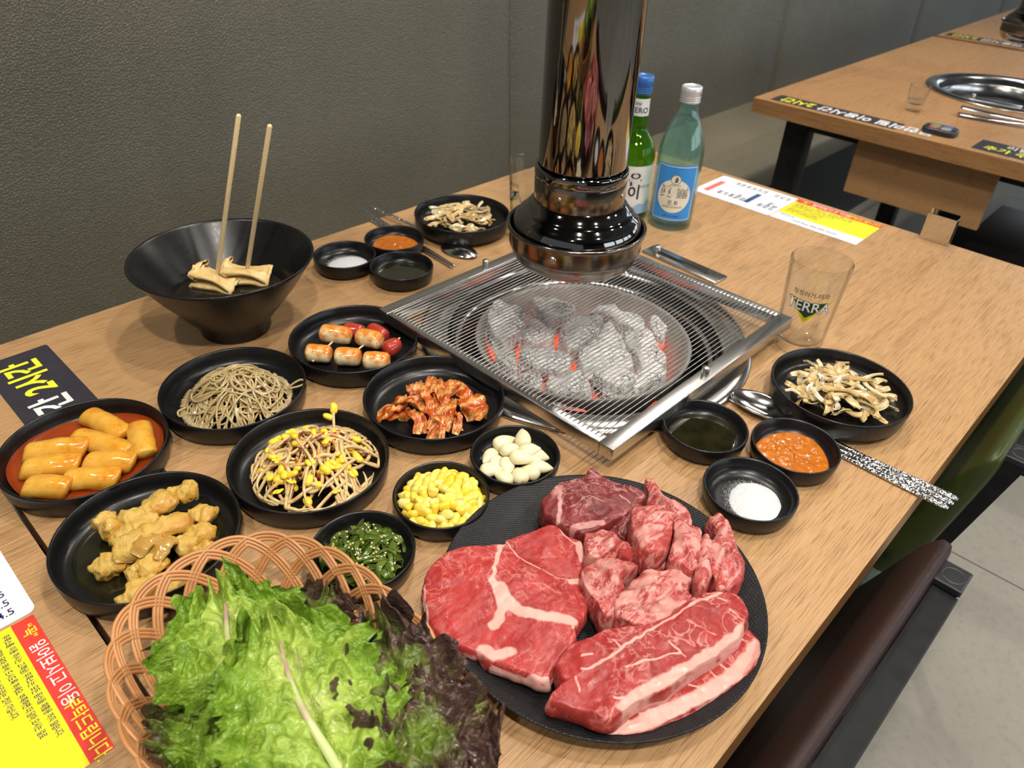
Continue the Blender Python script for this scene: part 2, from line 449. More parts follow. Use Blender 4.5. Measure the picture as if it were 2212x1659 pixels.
# ================================================================== tables
G = (0.641, 0.470)             # centre of the grill well on the near table
def top_with_hole(x0, x1, y0, y1, cx, cy, r, th, n=96):
    v = []; f = []
    def edge(a):
        dx, dy = math.cos(a), math.sin(a); ts = []
        if dx > 1e-9: ts.append((x1 - cx) / dx)
        if dx < -1e-9: ts.append((x0 - cx) / dx)
        if dy > 1e-9: ts.append((y1 - cy) / dy)
        if dy < -1e-9: ts.append((y0 - cy) / dy)
        t = min(ts); return cx + dx * t, cy + dy * t
    ang = sorted([2 * PI * k / n for k in range(n)] + [math.atan2(b - cy, a - cx) % (2 * PI) for a in (x0, x1) for b in (y0, y1)])
    m = len(ang); e = .0012
    for z, k in ((0, 0), (0, 1), (-th, 1), (-th, 0)):
        for a in ang:
            if k == 0: v.append((cx + r * math.cos(a), cy + r * math.sin(a), z))
            else: v.append((*edge(a), z))
    for i in range(m):
        j = (i + 1) % m
        for a, b in ((0, 1), (1, 2), (2, 3), (3, 0)):
            f.append((a * m + i, b * m + i, b * m + j, a * m + j))
    return v, f
def table(label, x0, x1, y0, y1, hole, mtop, medge, leg=True, drawer=False):
    t = thing('dining_table', label, 'table', ((x0 + x1) / 2, (y0 + y1) / 2, 0))
    ox, oy = t.location.x, t.location.y
    v, f = (top_with_hole(x0 - ox, x1 - ox, y0 - oy, y1 - oy, hole[0] - ox, hole[1] - oy, .178, .034) if hole else box(x0 - ox, x1 - ox, y0 - oy, y1 - oy, -.034, 0))
    mi = [0] * len(f)
    me = meshdata('tabletop', v, f, [mtop, medge], False)
    for p in me.polygons:
        if abs(p.normal.z) < .5: p.material_index = 1
    obj('tabletop', me, t, (0, 0, T))
    X, Y = (x1 - x0) / 2, (y1 - y0) / 2
    for sx in (-1, 1):
        for sy in (-1, 1):
            xa = sx * (X - .12)
            if hole:
                b = MB().add(box(xa - .025, xa + .025, sy * (Y - .085) - .03, sy * (Y - .085) + .03, .03, T - .034, .003)); b.build('leg', m_blackmetal, t)
        if hole:
            MB().add(box(sx * (X - .12) - .025, sx * (X - .12) + .025, -Y + .04, Y - .04, 0, .03, .003)).build('foot_rail', m_blackmetal, t); MB().add(box(sx * (X - .12) - .02, sx * (X - .12) + .02, -Y + .118, Y - .118, T - .075, T - .034, .002)).build('top_rail', m_blackmetal, t)
    if drawer:
        d = obj('cutlery_drawer', meshdata('cutlery_drawer', *box(-X + .075, -X + .42, -.145, .155, T - .175, T - .05), m_steely, False), t)
        obj('drawer_front', meshdata('drawer_front', *box(-X + .06, -X + .076, -.15, .16, T - .178, T - .048, .001), m_wood2, False), d)
    return t
table('pale oak dining table carrying the side dishes and the glowing charcoal grill', .050, 1.271, .066, .904, G, m_wood, m_woodedge)
table('pale oak table at the lower left corner, beyond a narrow dark gap', -1.17, .0455, .066, .904, None, m_wood, m_woodedge)
table('empty oak table by the bench with an open grill well and a drawer', 1.80, 3.03, .052, .885, (2.393, .47), m_wood2, m_woodedge, True, True)
table('farthest oak table behind the empty table, beside the bench', 3.075, 4.30, .052, .885, None, m_wood2, m_woodedge)

# ================================================================== grill wells
def grill_unit(label, c, plate_pts):
    t = thing('grill_well', label, 'grill', (c[0], c[1], T))
    obj('rim_flange', meshdata('rim_flange', *lathe([(.160, -.03), (.164, -.006), (.168, .0015), (.174, .005), (.184, .0062), (.194, .0055), (.200, .0035), (.202, .0005), (.199, .0003)], 128), m_tray), t)
    obj('firebox', meshdata('firebox', *lathe([(.1625, .0), (.160, -.03), (.156, -.09), (.12, -.10), (0, -.10)], 96), m_firebox), t)
    obj('inner_ring', meshdata('inner_ring', *lathe([(.152, -.040), (.152, -.016), (.157, -.012), (.1615, -.014), (.161, -.04)], 96), m_tray), t)
    p = obj('vent_plate', meshdata('vent_plate', *box(-.0155, .0155, -.065, .065, .0003, .0035, .001), m_tray), t, plate_pts[0], (0, 0, plate_pts[1]))
    obj('vent_slot', meshdata('vent_slot', *box(-.005, .004, -.042, .05, .0030, .0037), m_blackmetal), p)
    obj('vent_knob', meshdata('vent_knob', *lathe([(0, .013), (.0042, .013), (.005, .012), (.005, .003)], 24), m_steel), p, (-.001, .048, 0))
    return t
gw = grill_unit('round steel grill well under the wire net, set into the near table', G, ((.248, .019, 0), -.05))
gw2 = grill_unit('round steel grill well without a net on the empty oak table', (2.393, .47), ((-.155, -.006, .004), .06))
text_at('stamped_lettering', '열림', .014, m_steel, gw, (.2535, -.03, .0038), (0, -1, 0), (1, 0, 0))

# charcoal brazier with its own coals
g = NG('ember_bed'); _e = g.ramp(g.noise(28, 4, .6), [(.40, 0.0), (.60, 1.0)])
g.p(Base_Color=g.ramp(g.noise(60, 4), [(.3, (.30, .28, .26)), (.7, (.09, .07, .06))]), Roughness=.95, Emission_Color=(1.0, .085, .02, 1), Emission_Strength=g.math('MULTIPLY', _e, 1.5)); g.bump(g.noise(90, 3), .8, .003); m_ember = g.m
bz = tag(obj('brazier_bowl', meshdata('brazier_bowl', *lathe([(0, -.062), (.09, -.060), (.108, -.052), (.1275, -.004), (.1315, -.001), (.1335, -.003), (.132, -.008), (.112, -.058), (.092, -.066), (0, -.068)], 96), PM('ashy_cast_iron', (.30, .28, .25), (.19, .18, .165), 30, .6, .35, .4, 120, .001)), None, (G[0] + .0, G[1] + .001, T - .004)), 'ash-dusted iron bowl holding the charcoal under the net', 'brazier')
obj('ash_bed', meshdata('ash_bed', *lathe([(0, -.048), (.05, -.05), (.1, -.0525), (.109, -.054)], 64), m_ember), bz)
g = NG('charcoal_ash')
zc = g.n('SeparateXYZ', i_0=g.n('NewGeometry').outputs['Position']).outputs[2]
st_ = g.n('TexWave', i_Vector=g.coord(rot=(.3, .2, .5)), i_Scale=70, i_Distortion=7, i_Detail=3, i_2=2, bands_direction='Y').outputs[1]
vc = g.n('TexVoronoi', i_Vector=g.coord((1, .45, 1), (.2, .1, .4)), i_Scale=230, feature='DISTANCE_TO_EDGE').outputs['Distance']
crack = g.math('MULTIPLY', g.ramp(vc, [(0.0, 1.0), (.09, 0.0)]), g.ramp(g.noise(35, 2), [(.4, 0.0), (.6, 1.0)]))
ash = g.mix(g.ramp(st_, [(.1, .5), (.5, 0.0)]), g.ramp(g.noise(60, 5, .65), [(.3, (.56, .55, .53)), (.55, (.76, .75, .73)), (.75, (.42, .41, .40))]), (.26, .25, .25))
ash = g.mix(crack, ash, (.045, .04, .04))
lowm = g.ramp(g.math('ADD', g.math('MULTIPLY', g.math('SUBTRACT', zc, T - .022), -55.0), g.math('MULTIPLY', g.math('SUBTRACT', g.noise(55, 2), .5), 1.1)), [(.0, 0.0), (.55, 1.0)])
g.p(Base_Color=g.mix(lowm, ash, (.05, .02, .015)), Roughness=.95, Specular_IOR_Level=.1, Emission_Color=g.ramp(lowm, [(0, (0, 0, 0)), (.4, (.85, .05, .015)), (1, (1.0, .09, .025))]), Emission_Strength=g.math('MULTIPLY', lowm, 1.4))
g.bump(g.math('SUBTRACT', g.math('MULTIPLY', st_, .5), crack), .5, .0012)
m_coal = g.m
COALS = [
(0.006,[(5659,5685),(5983,5937),(6199,5933),(6188,5455),(5918,5239),(5667,5165),(5466,5153),(5517,5369)]),
(0.004,[(6491,5678),(6857,5464),(6841,5168),(6639,5090),(6291,5118),(6348,5355)]),
(-0.006,[(5940,5307),(6271,5504),(6416,5446),(6233,5039),(6139,4919),(5916,4990),(5813,5151)]),
(0.004,[(6148,4901),(6413,5042),(6702,4996),(6867,4736),(6527,4554),(6100,4547),(5985,4620)]),
(0.006,[(6011,4491),(6411,4549),(6838,4682),(6783,4414),(6343,3841),(6214,3808),(5908,4062),(5716,4210)]),
(0.004,[(6765,5049),(7211,5026),(7355,4974),(7234,4737),(7243,4394),(7023,4169),(6880,4231),(6831,4448),(6888,4753)]),
(0.002,[(6776,4403),(7076,4304),(7008,4088),(6861,3888),(6780,3705),(6587,3572),(6538,3740),(6396,3841)]),
(0.004,[(5415,4923),(5679,5031),(5840,4753),(5908,4469),(5753,4305),(5632,4268),(5463,4484),(5392,4760)]),
(-0.004,[(5363,5230),(5627,5214),(5514,4995),(5262,4736),(5248,4899)]),
(0.002,[(5316,4367),(5747,4199),(5539,3822),(5265,4078),(5219,4231)]),
(0.004,[(5781,4100),(6014,4063),(6222,3810),(6100,3628),(5855,3629),(5725,3835)]),
(0,[(6329,3820),(6613,3742),(6464,3484),(6119,3514),(5906,3600)]),
(-0.008,[(7372,4398),(7574,4437),(7473,4161),(7211,4047),(7194,4202)]),
(-0.008,[(5273,4744),(5397,4482),(5289,4351),(5230,4464),(5231,4635)]),
]
CL = ['ash-grey charcoal lump at the left end of the brazier', 'charcoal lump at the back of the brazier, left of the hood', 'low grey charcoal lump between the two left lumps', 'charcoal lump in the centre of the brazier', 'longest charcoal lump, right of the centre', 'charcoal lump at the back right of the brazier', 'ridged charcoal lump at the right of the brazier', 'long pale charcoal lump in the front left of the brazier', 'small charcoal lump at the left front rim of the brazier', 'charcoal lump at the very front of the brazier', 'cracked charcoal lump at the front right of the brazier', 'charcoal lump in the right front rim of the brazier', 'small dark charcoal stub at the far right of the brazier', 'thin charcoal sliver at the front left rim']
for i, (h, pts) in enumerate(COALS):
    P = [(a * 1e-4, b * 1e-4) for a, b in pts]
    cx = sum(p[0] for p in P) / len(P); cy = sum(p[1] for p in P) / len(P)
    v, f = loft([((p[0] - cx) * .92, (p[1] - cy) * .92) for p in P], -.048, h - .004, 84, 10, .005, .75, .78, .0015, 70, i * 9.3,
                tops=lambda x, y, i=i: .10 * (x * math.cos(i * 2.1) + y * math.sin(i * 2.1)) + .0022 * math.sin(170 * (x * math.sin(i) + y * math.cos(i))))
    tag(obj('charcoal_lump', meshdata('charcoal_lump', v, f, m_coal), None, (cx, cy, T)),
        CL[i], 'charcoal', 'charcoal lumps in the brazier')

# wire net in a steel frame
net = thing('grill_net', 'square steel wire grill net lying over the charcoal', 'grill net', (.6375, .4645, T + .014))
hx, hy, zt = .1785, .1765, .016
for nm, b in (('frame_rail', box(-hx, hx, -hy, -hy + .0165, zt - .0145, zt, .001)), ('frame_rail', box(-hx, hx, hy - .0165, hy, zt - .0145, zt, .001)),
              ('frame_rail', box(-hx, -hx + .0125, -hy + .0168, hy - .0168, zt - .0145, zt, .001)), ('frame_rail', box(hx - .0125, hx, -hy + .0168, hy - .0168, zt - .0145, zt, .001))):
    obj(nm, meshdata(nm, *b, m_steel if b[0][0][0] else m_steel), net)
zw = zt + .0009
wire_me = meshdata('wire', *tube([(-hx + .0055, 0, zt - .003), (-hx + .006, 0, zw - .0006), (-hx + .0075, 0, zw), (-.06, 0, zw), (.06, 0, zw), (hx - .0075, 0, zw), (hx - .006, 0, zw - .0006), (hx - .0055, 0, zt - .003)], .00062, 6), m_wire)
NW = 58
for k in range(NW):
    obj('wire', wire_me, net, (0, -hy + .021 + (2 * hy - .042) * k / (NW - 1), 0))
pin_me = meshdata('lifting_pin', *lathe([(0, .0105), (.0035, .0105), (.0042, .0098), (.0042, 0)], 20), m_steel)
for px, py in ((-.008, -hy + .008), (-.008, hy - .008)): obj('lifting_pin', pin_me, net, (px, py, zt))

# ================================================================== extractor hoods
def hood(label, x, y, dz, pole_top):
    t = thing('extractor_hood', label, 'hood', (x, y, T + dz))
    obj('pipe', meshdata('pipe', *lathe([(.0468, .21), (.0476, .212), (.0476, pole_top)], 96), m_chrome), t)
    obj('pipe_collar', meshdata('pipe_collar', *lathe([(.0476, .2085), (.0498, .2085), (.0506, .206), (.0506, .199), (.0498, .1955), (.0485, .1945)], 96), m_chrome), t)
    nk = obj('neck_ring', meshdata('neck_ring', *lathe([(.0482, .197), (.0497, .197), (.0502, .1955), (.0502, .168), (.0490, .166)], 96), m_chromeband), t)
    for a in (-2.9, -1.35):
        obj('screw', meshdata('screw', *lathe([(0, .0012), (.002, .0010), (.0026, 0)], 16), m_steel), nk, (.0502 * math.cos(a), .0502 * math.sin(a), .185), (0, PI / 2, 0) if False else (PI / 2, 0, a + PI / 2))
    obj('dome', meshdata('dome', *lathe([(.0495, .171), (.0530, .1685), (.0575, .1625), (.0605, .1585), (.0618, .158), (.0624, .1567), (.0668, .1535), (.0705, .148), (.0722, .142), (.0722, .137)], 96), m_chrome), t)
    lip = obj('rolled_lip', meshdata('rolled_lip', *lathe([(.0735, .137), (.0742, .1405), (.0755, .1425), (.0775, .1430), (.0788, .1415), (.0788, .139), (.0772, .1375), (.0752, .1372)], 96), m_chromeband), t)
    bk = obj('filter_basket', meshdata('filter_basket', *lathe([(.0752, .1385), (.0752, .120), (.0745, .116), (.0732, .1155), (.0715, .108), (.0665, .101), (.064, .0995), (.056, .0990), (.045, .1025), (0, .106)], 96), m_chromeband), t)
    for a in (-2.78, -.55):
        obj('screw', meshdata('screw', *lathe([(0, .0022), (.0035, .0018), (.0045, 0)], 16), m_steel), bk, (.0752 * math.cos(a), .0752 * math.sin(a), .128), (PI / 2, 0, a + PI / 2))
    return t
hood('polished chrome extractor hood hanging on its pipe over the glowing grill', .6275, .4870, 0, 1.76)
hood('dark chrome extractor hood at the upper right, over the empty table', 2.393, .47, .03, 1.73)
# ================================================================== black dishes
def dish_me(name, R, h):
    w = .0026
    return meshdata(name, *lathe([(0, .003), (R - .018, .003), (R - .0175, 0), (R - .0085, 0), (R - .0075, .0022), (R - .0042, .0028), (R - .0026, .0048), (R - .0008, h * .55), (R, h - .0012), (R - .0005, h), (R - .0013, h + .0003), (R - w, h - .0008),
                    (R - w - .0010, h * .62), (R - w - .0026, .0105), (R - w - .0062, .0072), (R - w - .0125, .0060), (R * .5, .0056), (0, .0056)], 128), m_dish)
big_dish = dish_me('banchan_dish', .0722, .0246)
deep_dish = dish_me('banchan_dish_deep', .0722, .0252)
small_dish = dish_me('sauce_dish', .0425, .0216)
def dish(me, name, label, x, y, dz=0.0):
    return tag(obj(name, me, None, (x, y, T + dz)), label, 'dish')
D = dict(tteok=(.1127, .6169), fried=(.1069, .4789), japchae=(.2543, .6099), sprout=(.2482, .4678), skewer=(.3962, .6031), kimchi=(.3905, .4619),
         garlic=(.3894, .3480), corn=(.3055, .3556), seaweed=(.2199, .3525), bsalt=(.5147, .7858), bssam=(.5971, .7833), boil=(.5508, .7104),
         bonion=(.7129, .7679), oil=(.5555, .2485), ssam=(.5937, .1721), salt=(.5080, .1720), onion=(.7066, .1811))
for k in D:
    s_ = 1.0233 if k in ('tteok', 'fried', 'japchae', 'sprout', 'skewer', 'kimchi') else (1.024 if 'onion' in k else 1.0187)
    D[k] = (D[k][0] * s_, D[k][1] * s_)
for k, l in dict(tteok='shallow black dish holding rice cakes in red sauce', fried='shallow black dish holding fried battered meat strips', japchae='shallow black dish holding glass noodles',
                 sprout='shallow black dish holding seasoned soybean sprouts', skewer='shallow black dish holding rice cake and sausage skewers', kimchi='shallow black dish holding red cabbage kimchi').items():
    dish(big_dish, 'banchan_dish', l, *D[k])
dish(deep_dish, 'banchan_dish', 'deep black dish of onion slices beside the front beer glass', *D['onion'], .0042)
dish(deep_dish, 'banchan_dish', 'deep black dish of onion slices behind the grill near the bench', *D['bonion'], .0042)
for k, l in dict(garlic='small black dish holding peeled garlic cloves', corn='small black dish holding sweet corn', seaweed='small black dish holding green seaweed salad',
                 bsalt='small black salt dish beside the large soup bowl', bssam='small black dish of orange paste behind the oil near the bench', boil='small black oil dish between the soup bowl and the grill',
                 oil='small black oil dish at the front corner of the grill net', ssam='small black dish of orange paste beside the front onion dish', salt='small black salt dish nearest the meat plate').items():
    dish(small_dish, 'sauce_dish', l, *D[k])
plate = tag(obj('meat_plate', meshdata('meat_plate', *lathe([(0, .003), (.088, .003), (.089, 0), (.094, 0), (.095, .003), (.105, .006), (.1255, .0185), (.1262, .0195), (.1258, .0204), (.1244, .0202), (.104, .0098), (.092, .0075), (0, .007)], 144), m_plate), None, (.3340, .2016, T)), 'large round black plate with woven texture under the raw meat', 'plate')

# ================================================================== soup bowl with fish cake skewers
sb = tag(obj('soup_bowl', meshdata('soup_bowl', *lathe([(0, .004), (.034, .004), (.035, 0), (.0395, 0), (.0405, .002), (.0405, .011), (.043, .016), (.056, .032), (.078, .060), (.0985, .0905), (.1012, .0945), (.1008, .0958), (.0995, .0958), (.0975, .0935), (.076, .0632), (.054, .036), (.040, .020), (.03, .014), (0, .012)], 128), m_dish), None, (.3372, .7616, T)), 'large flared black bowl of broth with two skewers standing in it', 'bowl')
g = NG('dark_broth'); g.p(Base_Color=g.ramp(g.noise(20, 2), [(.3, (.012, .010, .008)), (.7, (.02, .017, .012))]), Roughness=.04, Specular_IOR_Level=.5); g.bump(g.noise(25, 2), .1, .001)
tag(obj('broth', meshdata('broth', *lathe([(.0625, .046), (.03, .0465), (0, .0465)], 64), g.m), None, (.3372, .7616, T)), 'dark clear broth filling the bottom of the soup bowl', 'soup', kind='thing')
m_stick = PM('pale_bamboo', (.78, .60, .34), (.68, .50, .26), 12, .5, stretch=(60, 60, 4))
m_fishcake = NG('fish_cake'); m_fishcake.p(Base_Color=m_fishcake.ramp(m_fishcake.noise(55, 4, .6), [(.35, (.74, .57, .28)), (.5, (.62, .42, .15)), (.7, (.78, .62, .34))]), Roughness=.45, Subsurface_Weight=.15, Subsurface_Radius=(.006, .004, .002)); m_fishcake.bump(m_fishcake.noise(220, 3), .3, .0008); m_fishcake = m_fishcake.m
def odeng(label, base, tip, rz, folds):
    t = thing('fish_cake_skewer', label, 'skewer', (base[0], base[1], T))
    d = Vector(tip) - Vector(base); b0 = Vector((0, 0, base[2]))
    obj('bamboo_stick', meshdata('bamboo_stick', *tube([b0 - d * .10, b0, b0 + d * .5, b0 + d * .992, b0 + d], [.0026, .0026, .0026, .0026, .0018], 12), m_stick), t)
    path = []; n = folds
    for i in range(n):
        w = .0225 * (1 if i % 2 else -1); z = base[2] + .011 - .0085 * i
        path += [(w * .8 * math.cos(rz) + d.x * .0, w * .8 * math.sin(rz), z), (w * 1.02 * math.cos(rz), w * 1.02 * math.sin(rz), z - .0035)]
    sp = spline(path, 80); wv = Vector((-math.sin(rz), math.cos(rz), 0)); v = []; f = []; nw = 10
    for s_, th in ((1, .0021), (-1, .0021)):
        for i, p in enumerate(sp):
            tt = (sp[min(i + 1, 79)] - sp[max(i - 1, 0)]).normalized(); nn = tt.cross(wv)
            for k in range(nw + 1):
                u = k / nw - .5
                q = p + wv * (u * .034 * (1 + .1 * nz(p, 60, 3))) + nn * (s_ * th) + Vector((0, 0, .0035 * nz((p.x, p.y, u), 55, 7) - .010 * u * u + .004 * math.sin(i * .25 + u * 3)))
                v.append(q)
    m = 80 * (nw + 1)
    for s_ in (0, 1):
        for i in range(79):
            for k in range(nw):
                a = s_ * m + i * (nw + 1) + k; q = (a, a + 1, a + nw + 2, a + nw + 1); f.append(q if s_ == 0 else q[::-1])
    for i in range(79):
        for k in (0, nw):
            a = i * (nw + 1) + k; f.append((a, a + nw + 1, a + nw + 1 + m, a + m))
    obj('folded_fish_cake', meshdata('folded_fish_cake', v, f, m_fishcake), t)
odeng('fish cake skewer with the taller stick in the soup bowl, left one', (.3375, .7895, .054), (.3737, .7366, .250), -1.05, 5)
odeng('fish cake skewer with the shorter stick in the soup bowl, right one', (.3690, .7755, .056), (.3857, .6990, .246), -.75, 5)

# ================================================================== beer glasses
m_pgreen = PM('print_dark_green', (.010, .055, .028), None, 30, .4); m_pyellow = PM('print_yellow', (.80, .66, .02), None, 30, .4)
m_pwhite = PM('print_white', (.80, .80, .80), None, 30, .45); m_pblack = PM('print_black', (.012, .012, .014), None, 30, .45)
m_pnavy = PM('print_navy', (.012, .025, .09), None, 30, .45); m_pred = PM('print_red', (.62, .035, .03), None, 30, .4)
m_pblue = PM('label_blue', (.03, .27, .72), None, 30, .4); m_pcream = PM('label_cream', (.80, .76, .62), None, 30, .45)
m_plightblue = PM('label_mountain_blue', (.35, .50, .72), None, 30, .5); m_pgrey = PM('print_grey', (.12, .13, .13), None, 30, .5)
def glass_r(z): return .0272 + (.0345 - .0272) * max(0, min(1, z / .115))
def beer_glass(label, x, y, ang):
    t = thing('beer_glass', label, 'glass', (x, y, T))
    H = .115; th = .0019; p = [(0, 0), (.023, 0), (.0262, .0008), (glass_r(.004), .004)]
    for i in range(1, 15): z = .004 + (H - .004) * i / 14; p.append((glass_r(z), z))
    p += [(glass_r(H) - .0005, H + .0007), (glass_r(H) - .0014, H + .0006), (glass_r(H) - th, H - .0006)]
    for i in range(1, 13): z = H - (H - .016) * i / 12; p.append((glass_r(z) - th, z))
    p += [(glass_r(.012) - .0042, .0125), (.012, .0108), (0, .0105)]
    obj('tumbler', meshdata('tumbler', *lathe(p, 96), m_glass), t)
    R = lambda z: glass_r(z) + .00012
    tri = [(-.0235, .0105), (-.012, .0085), (0, .008), (.012, .0085), (.0235, .0105), (.003, -.0175), (0, -.0195), (-.003, -.0175)]
    patch_wrap('logo_border', tri, m_pyellow, t, R, ang, .068, .00003)
    patch_wrap('logo_shield', [(a * .86, b * .83 + .0004) for a, b in tri], m_pgreen, t, R, ang, .068, .00012)
    patch_wrap('logo_chevron', [(-.0075, -.009), (0, -.0155), (.0075, -.009), (.0068, -.0078), (0, -.0135), (-.0068, -.0078)], m_pyellow, t, R, ang, .068, .0002)
    text_wrap('logo_shadow', 'TERRA', .0182, m_pblack, t, lambda z: R(z) + .00025, ang, .0688, .045, .92)
    text_wrap('logo_lettering', 'TERRA', .0182, m_pwhite, t, lambda z: R(z) + .0004, ang, .0688, .012, .92)
    text_wrap('small_lettering', '청정라거-테라', .0072, m_pblack, t, R, ang, .0845, .004)
    return t
beer_glass('empty clear beer glass with green logo beside the front onion dish', .8100, .2725, math.radians(198))
beer_glass('empty clear beer glass half hidden behind the extractor hood', .7965, .7085, math.radians(-138 - 72))

# ================================================================== soju bottles
def interp(prof, z):
    for (r0, z0), (r1, z1) in zip(prof[:-1], prof[1:]):
        if z0 <= z <= z1: return r0 + (r1 - r0) * (0 if z1 == z0 else (z - z0) / (z1 - z0))
    return prof[-1][0]
def bottle(name, label, x, y, outer, glass, cap, capz, fill):
    t = thing(name, label, 'bottle', (x, y, T))
    inner = [(max(r - .0022, .001), z) for r, z in outer[2:]][::-1]
    obj('glass_body', meshdata('glass_body', *lathe([(0, .003)] + outer + [(outer[-1][0] - .001, outer[-1][1] + .0005)] + inner + [(.02, .006), (0, .006)], 72), glass), t)
    lq = [(0, .0062)] + [(max(interp(outer, z) - .00225, .001), z) for z in np.linspace(.0065, fill, 16)] + [(0, fill)]
    obj('liquor', meshdata('liquor', *lathe(lq, 64), m_soju), t)
    z0, z1 = capz; r = outer[-1][0] + .0016; cp = [(outer[-1][0] + .0004, z0), (r, z0 + .0005)]
    for k in range(3): z = z0 + .003 + k * .003; cp += [(r, z), (r - .0007, z + .0008), (r, z + .0016)]
    cp += [(r, z1 - .0012), (r - .0012, z1), (r - .003, z1), (r - .0035, z1 - .0006), (0, z1 - .0006)]
    obj('screw_cap', meshdata('screw_cap', *lathe(cp, 56), cap), t)
    return t
def smooth_prof(p, n=40):
    return [(max(q.x, .001), q.y) for q in even(spline([(a, b, 0) for a, b in p], 300), n)]
pj_ = [(.0300, 0), (.0335, .004), (.0340, .012)] + smooth_prof([(.0343, .06), (.0345, .105), (.0335, .122), (.0295, .140), (.0225, .158), (.0165, .171), (.0138, .181), (.0134, .192)], 26)
m_capsilver = PM('silver_cap', (.72, .72, .74), (.6, .62, .66), 60, .35, .6); m_capblue = PM('blue_cap', (.035, .13, .42), (.05, .18, .52), 60, .35, .3)
bj = bottle('soju_bottle', 'pale aqua glass bottle with blue label and silver cap', .9985, .5885, pj_, m_glassaqua, m_capsilver, (.189, .2115), .168)
aj = math.atan2(-.5885, -.9985); Rj = lambda z: interp(pj_, z) + .00025
def rrect(w, h, r, n=6, dx=0, dy=0):
    out = []
    for cx, cy, a0 in ((w - r, h - r, 0), (-w + r, h - r, 90), (-w + r, -h + r, 180), (w - r, -h + r, 270)):
        out += [(dx + cx + r * math.cos(math.radians(a0 + 90 * k / n)), dy + cy + r * math.sin(math.radians(a0 + 90 * k / n))) for k in range(n + 1)]
    return out
def circ(r, dx=0, dy=0, n=40): return [(dx + r * math.cos(2 * PI * k / n), dy + r * math.sin(2 * PI * k / n)) for k in range(n)]
lb = patch_wrap('paper_label', rrect(.0345, .0440, .004), m_pblue, bj, Rj, aj, .0615)
patch_wrap('label_line', rrect(.0325, .0420, .003), m_pcream, lb, Rj, aj, .0615, .00012)
patch_wrap('label_field', rrect(.0315, .0410, .0025), m_pblue, lb, Rj, aj, .0615, .00024)
patch_wrap('label_disc', circ(.0262), m_pcream, lb, Rj, aj, .0575, .00036)
patch_wrap('emblem_ring', circ(.0078, 0, .0262), m_pgrey, lb, Rj, aj, .0575, .00048)
patch_wrap('emblem_field', circ(.0068, 0, .0262), m_pcream, lb, Rj, aj, .0575, .0006)
patch_wrap('emblem_mark', [(-.002, -.005), (.003, -.004), (.004, .001), (.001, .005), (-.001, .002)], m_pgrey, lb, lambda z: Rj(z), aj, .0837, .0007)
Rt = lambda z: Rj(z) + .0005
text_wrap('label_lettering', '眞 露', .0200, m_pgrey, lb, Rt, aj, .0625, .001)
text_wrap('label_lettering', '진 로', .0078, m_pblack, lb, Rt, aj, .0470, .012)
text_wrap('label_lettering', 'JINRO IS BACK', .0046, m_pgrey, lb, Rt, aj, .0405, .008)
text_wrap('label_lettering', 'SINCE 1924', .0034, m_pgrey, lb, Rt, aj, .0745, .004)
text_wrap('label_lettering', '소주 16% 360ml', .0040, m_pnavy, lb, Rt, aj, .0255, .004)
pg_ = [(.0300, 0), (.0325, .004), (.0330, .012)] + smooth_prof([(.0330, .05), (.0330, .092), (.0325, .102), (.0285, .116), (.0205, .128), (.0150, .137), (.0138, .145), (.0136, .165), (.0128, .192)], 30)
bg = bottle('soju_bottle', 'green glass bottle with white label and blue cap, half behind the hood pipe', .9800, .6600, pg_, m_glassgreen, m_capblue, (.190, .2150), .136)
ag = math.atan2(-.66, -.98); Rg = lambda z: interp(pg_, z) + .00025
lg = patch_wrap('paper_label', rrect(.046, .0385, .002), m_pwhite, bg, Rg, ag, .050)
Rt = lambda z: Rg(z) + .0004
text_wrap('label_lettering', '좋은', .0235, m_pblack, lg, Rt, ag - .10, .0665, .02)
text_wrap('label_lettering', '데이', .0235, m_pblack, lg, Rt, ag - .10, .0455, .02)
text_wrap('label_lettering', '깨끗한 아침', .0046, m_pgrey, lg, Rt, ag + .72, .056, .004)
patch_wrap('mountain_print', [(-.045, -.0385), (.045, -.0385), (.045, -.022), (.036, -.017), (.028, -.024), (.018, -.021), (.006, -.028), (-.008, -.022), (-.02, -.03), (-.035, -.024), (-.045, -.028)], m_plightblue, lg, Rg, ag, .050, .0003)
ln = patch_wrap('neck_label', rrect(.018, .0125, .001), m_pwhite, bg, Rg, ag, .1715, .0001)
text_wrap('label_lettering', 'ZERO', .0115, m_pnavy, ln, Rt, ag - .08, .1672, .012)
text_wrap('label_lettering', '과당', .0055, m_pnavy, ln, Rt, ag - .25, .1765, .012)

# ================================================================== cutlery
def hammered():
    g = NG('hammered_steel'); g.p(Base_Color=g.ramp(g.noise(40, 2), [(.3, (.74, .73, .71)), (.7, (.62, .61, .59))]), Metallic=1.0, Roughness=.16)
    vo = g.n('TexVoronoi', i_Vector=g.tc.outputs['Object'], i_Scale=400).outputs['Distance']
    y = g.n('SeparateXYZ', i_0=g.tc.outputs['Object']).outputs[1]
    g.bump(g.math('MULTIPLY', vo, g.ramp(y, [(.098, 1.0), (.112, 0.0)])), .9, .0014)
    return g.m
m_cut = hammered()
def chop_me():
    P = [(0, 0, .0022), (0, .004, .0022), (0, .09, .0022), (0, .16, .0020), (0, .236, .0018), (0, .238, .0018)]
    return meshdata('metal_chopstick', *tube(even(P, 40), [(.0022 if i in (0,) else .0040 - .0021 * max(0, (i - 8) / 31)) if i < 39 else .001 for i in range(40)], 12, .55, up=(0, 0, 1)), m_cut)
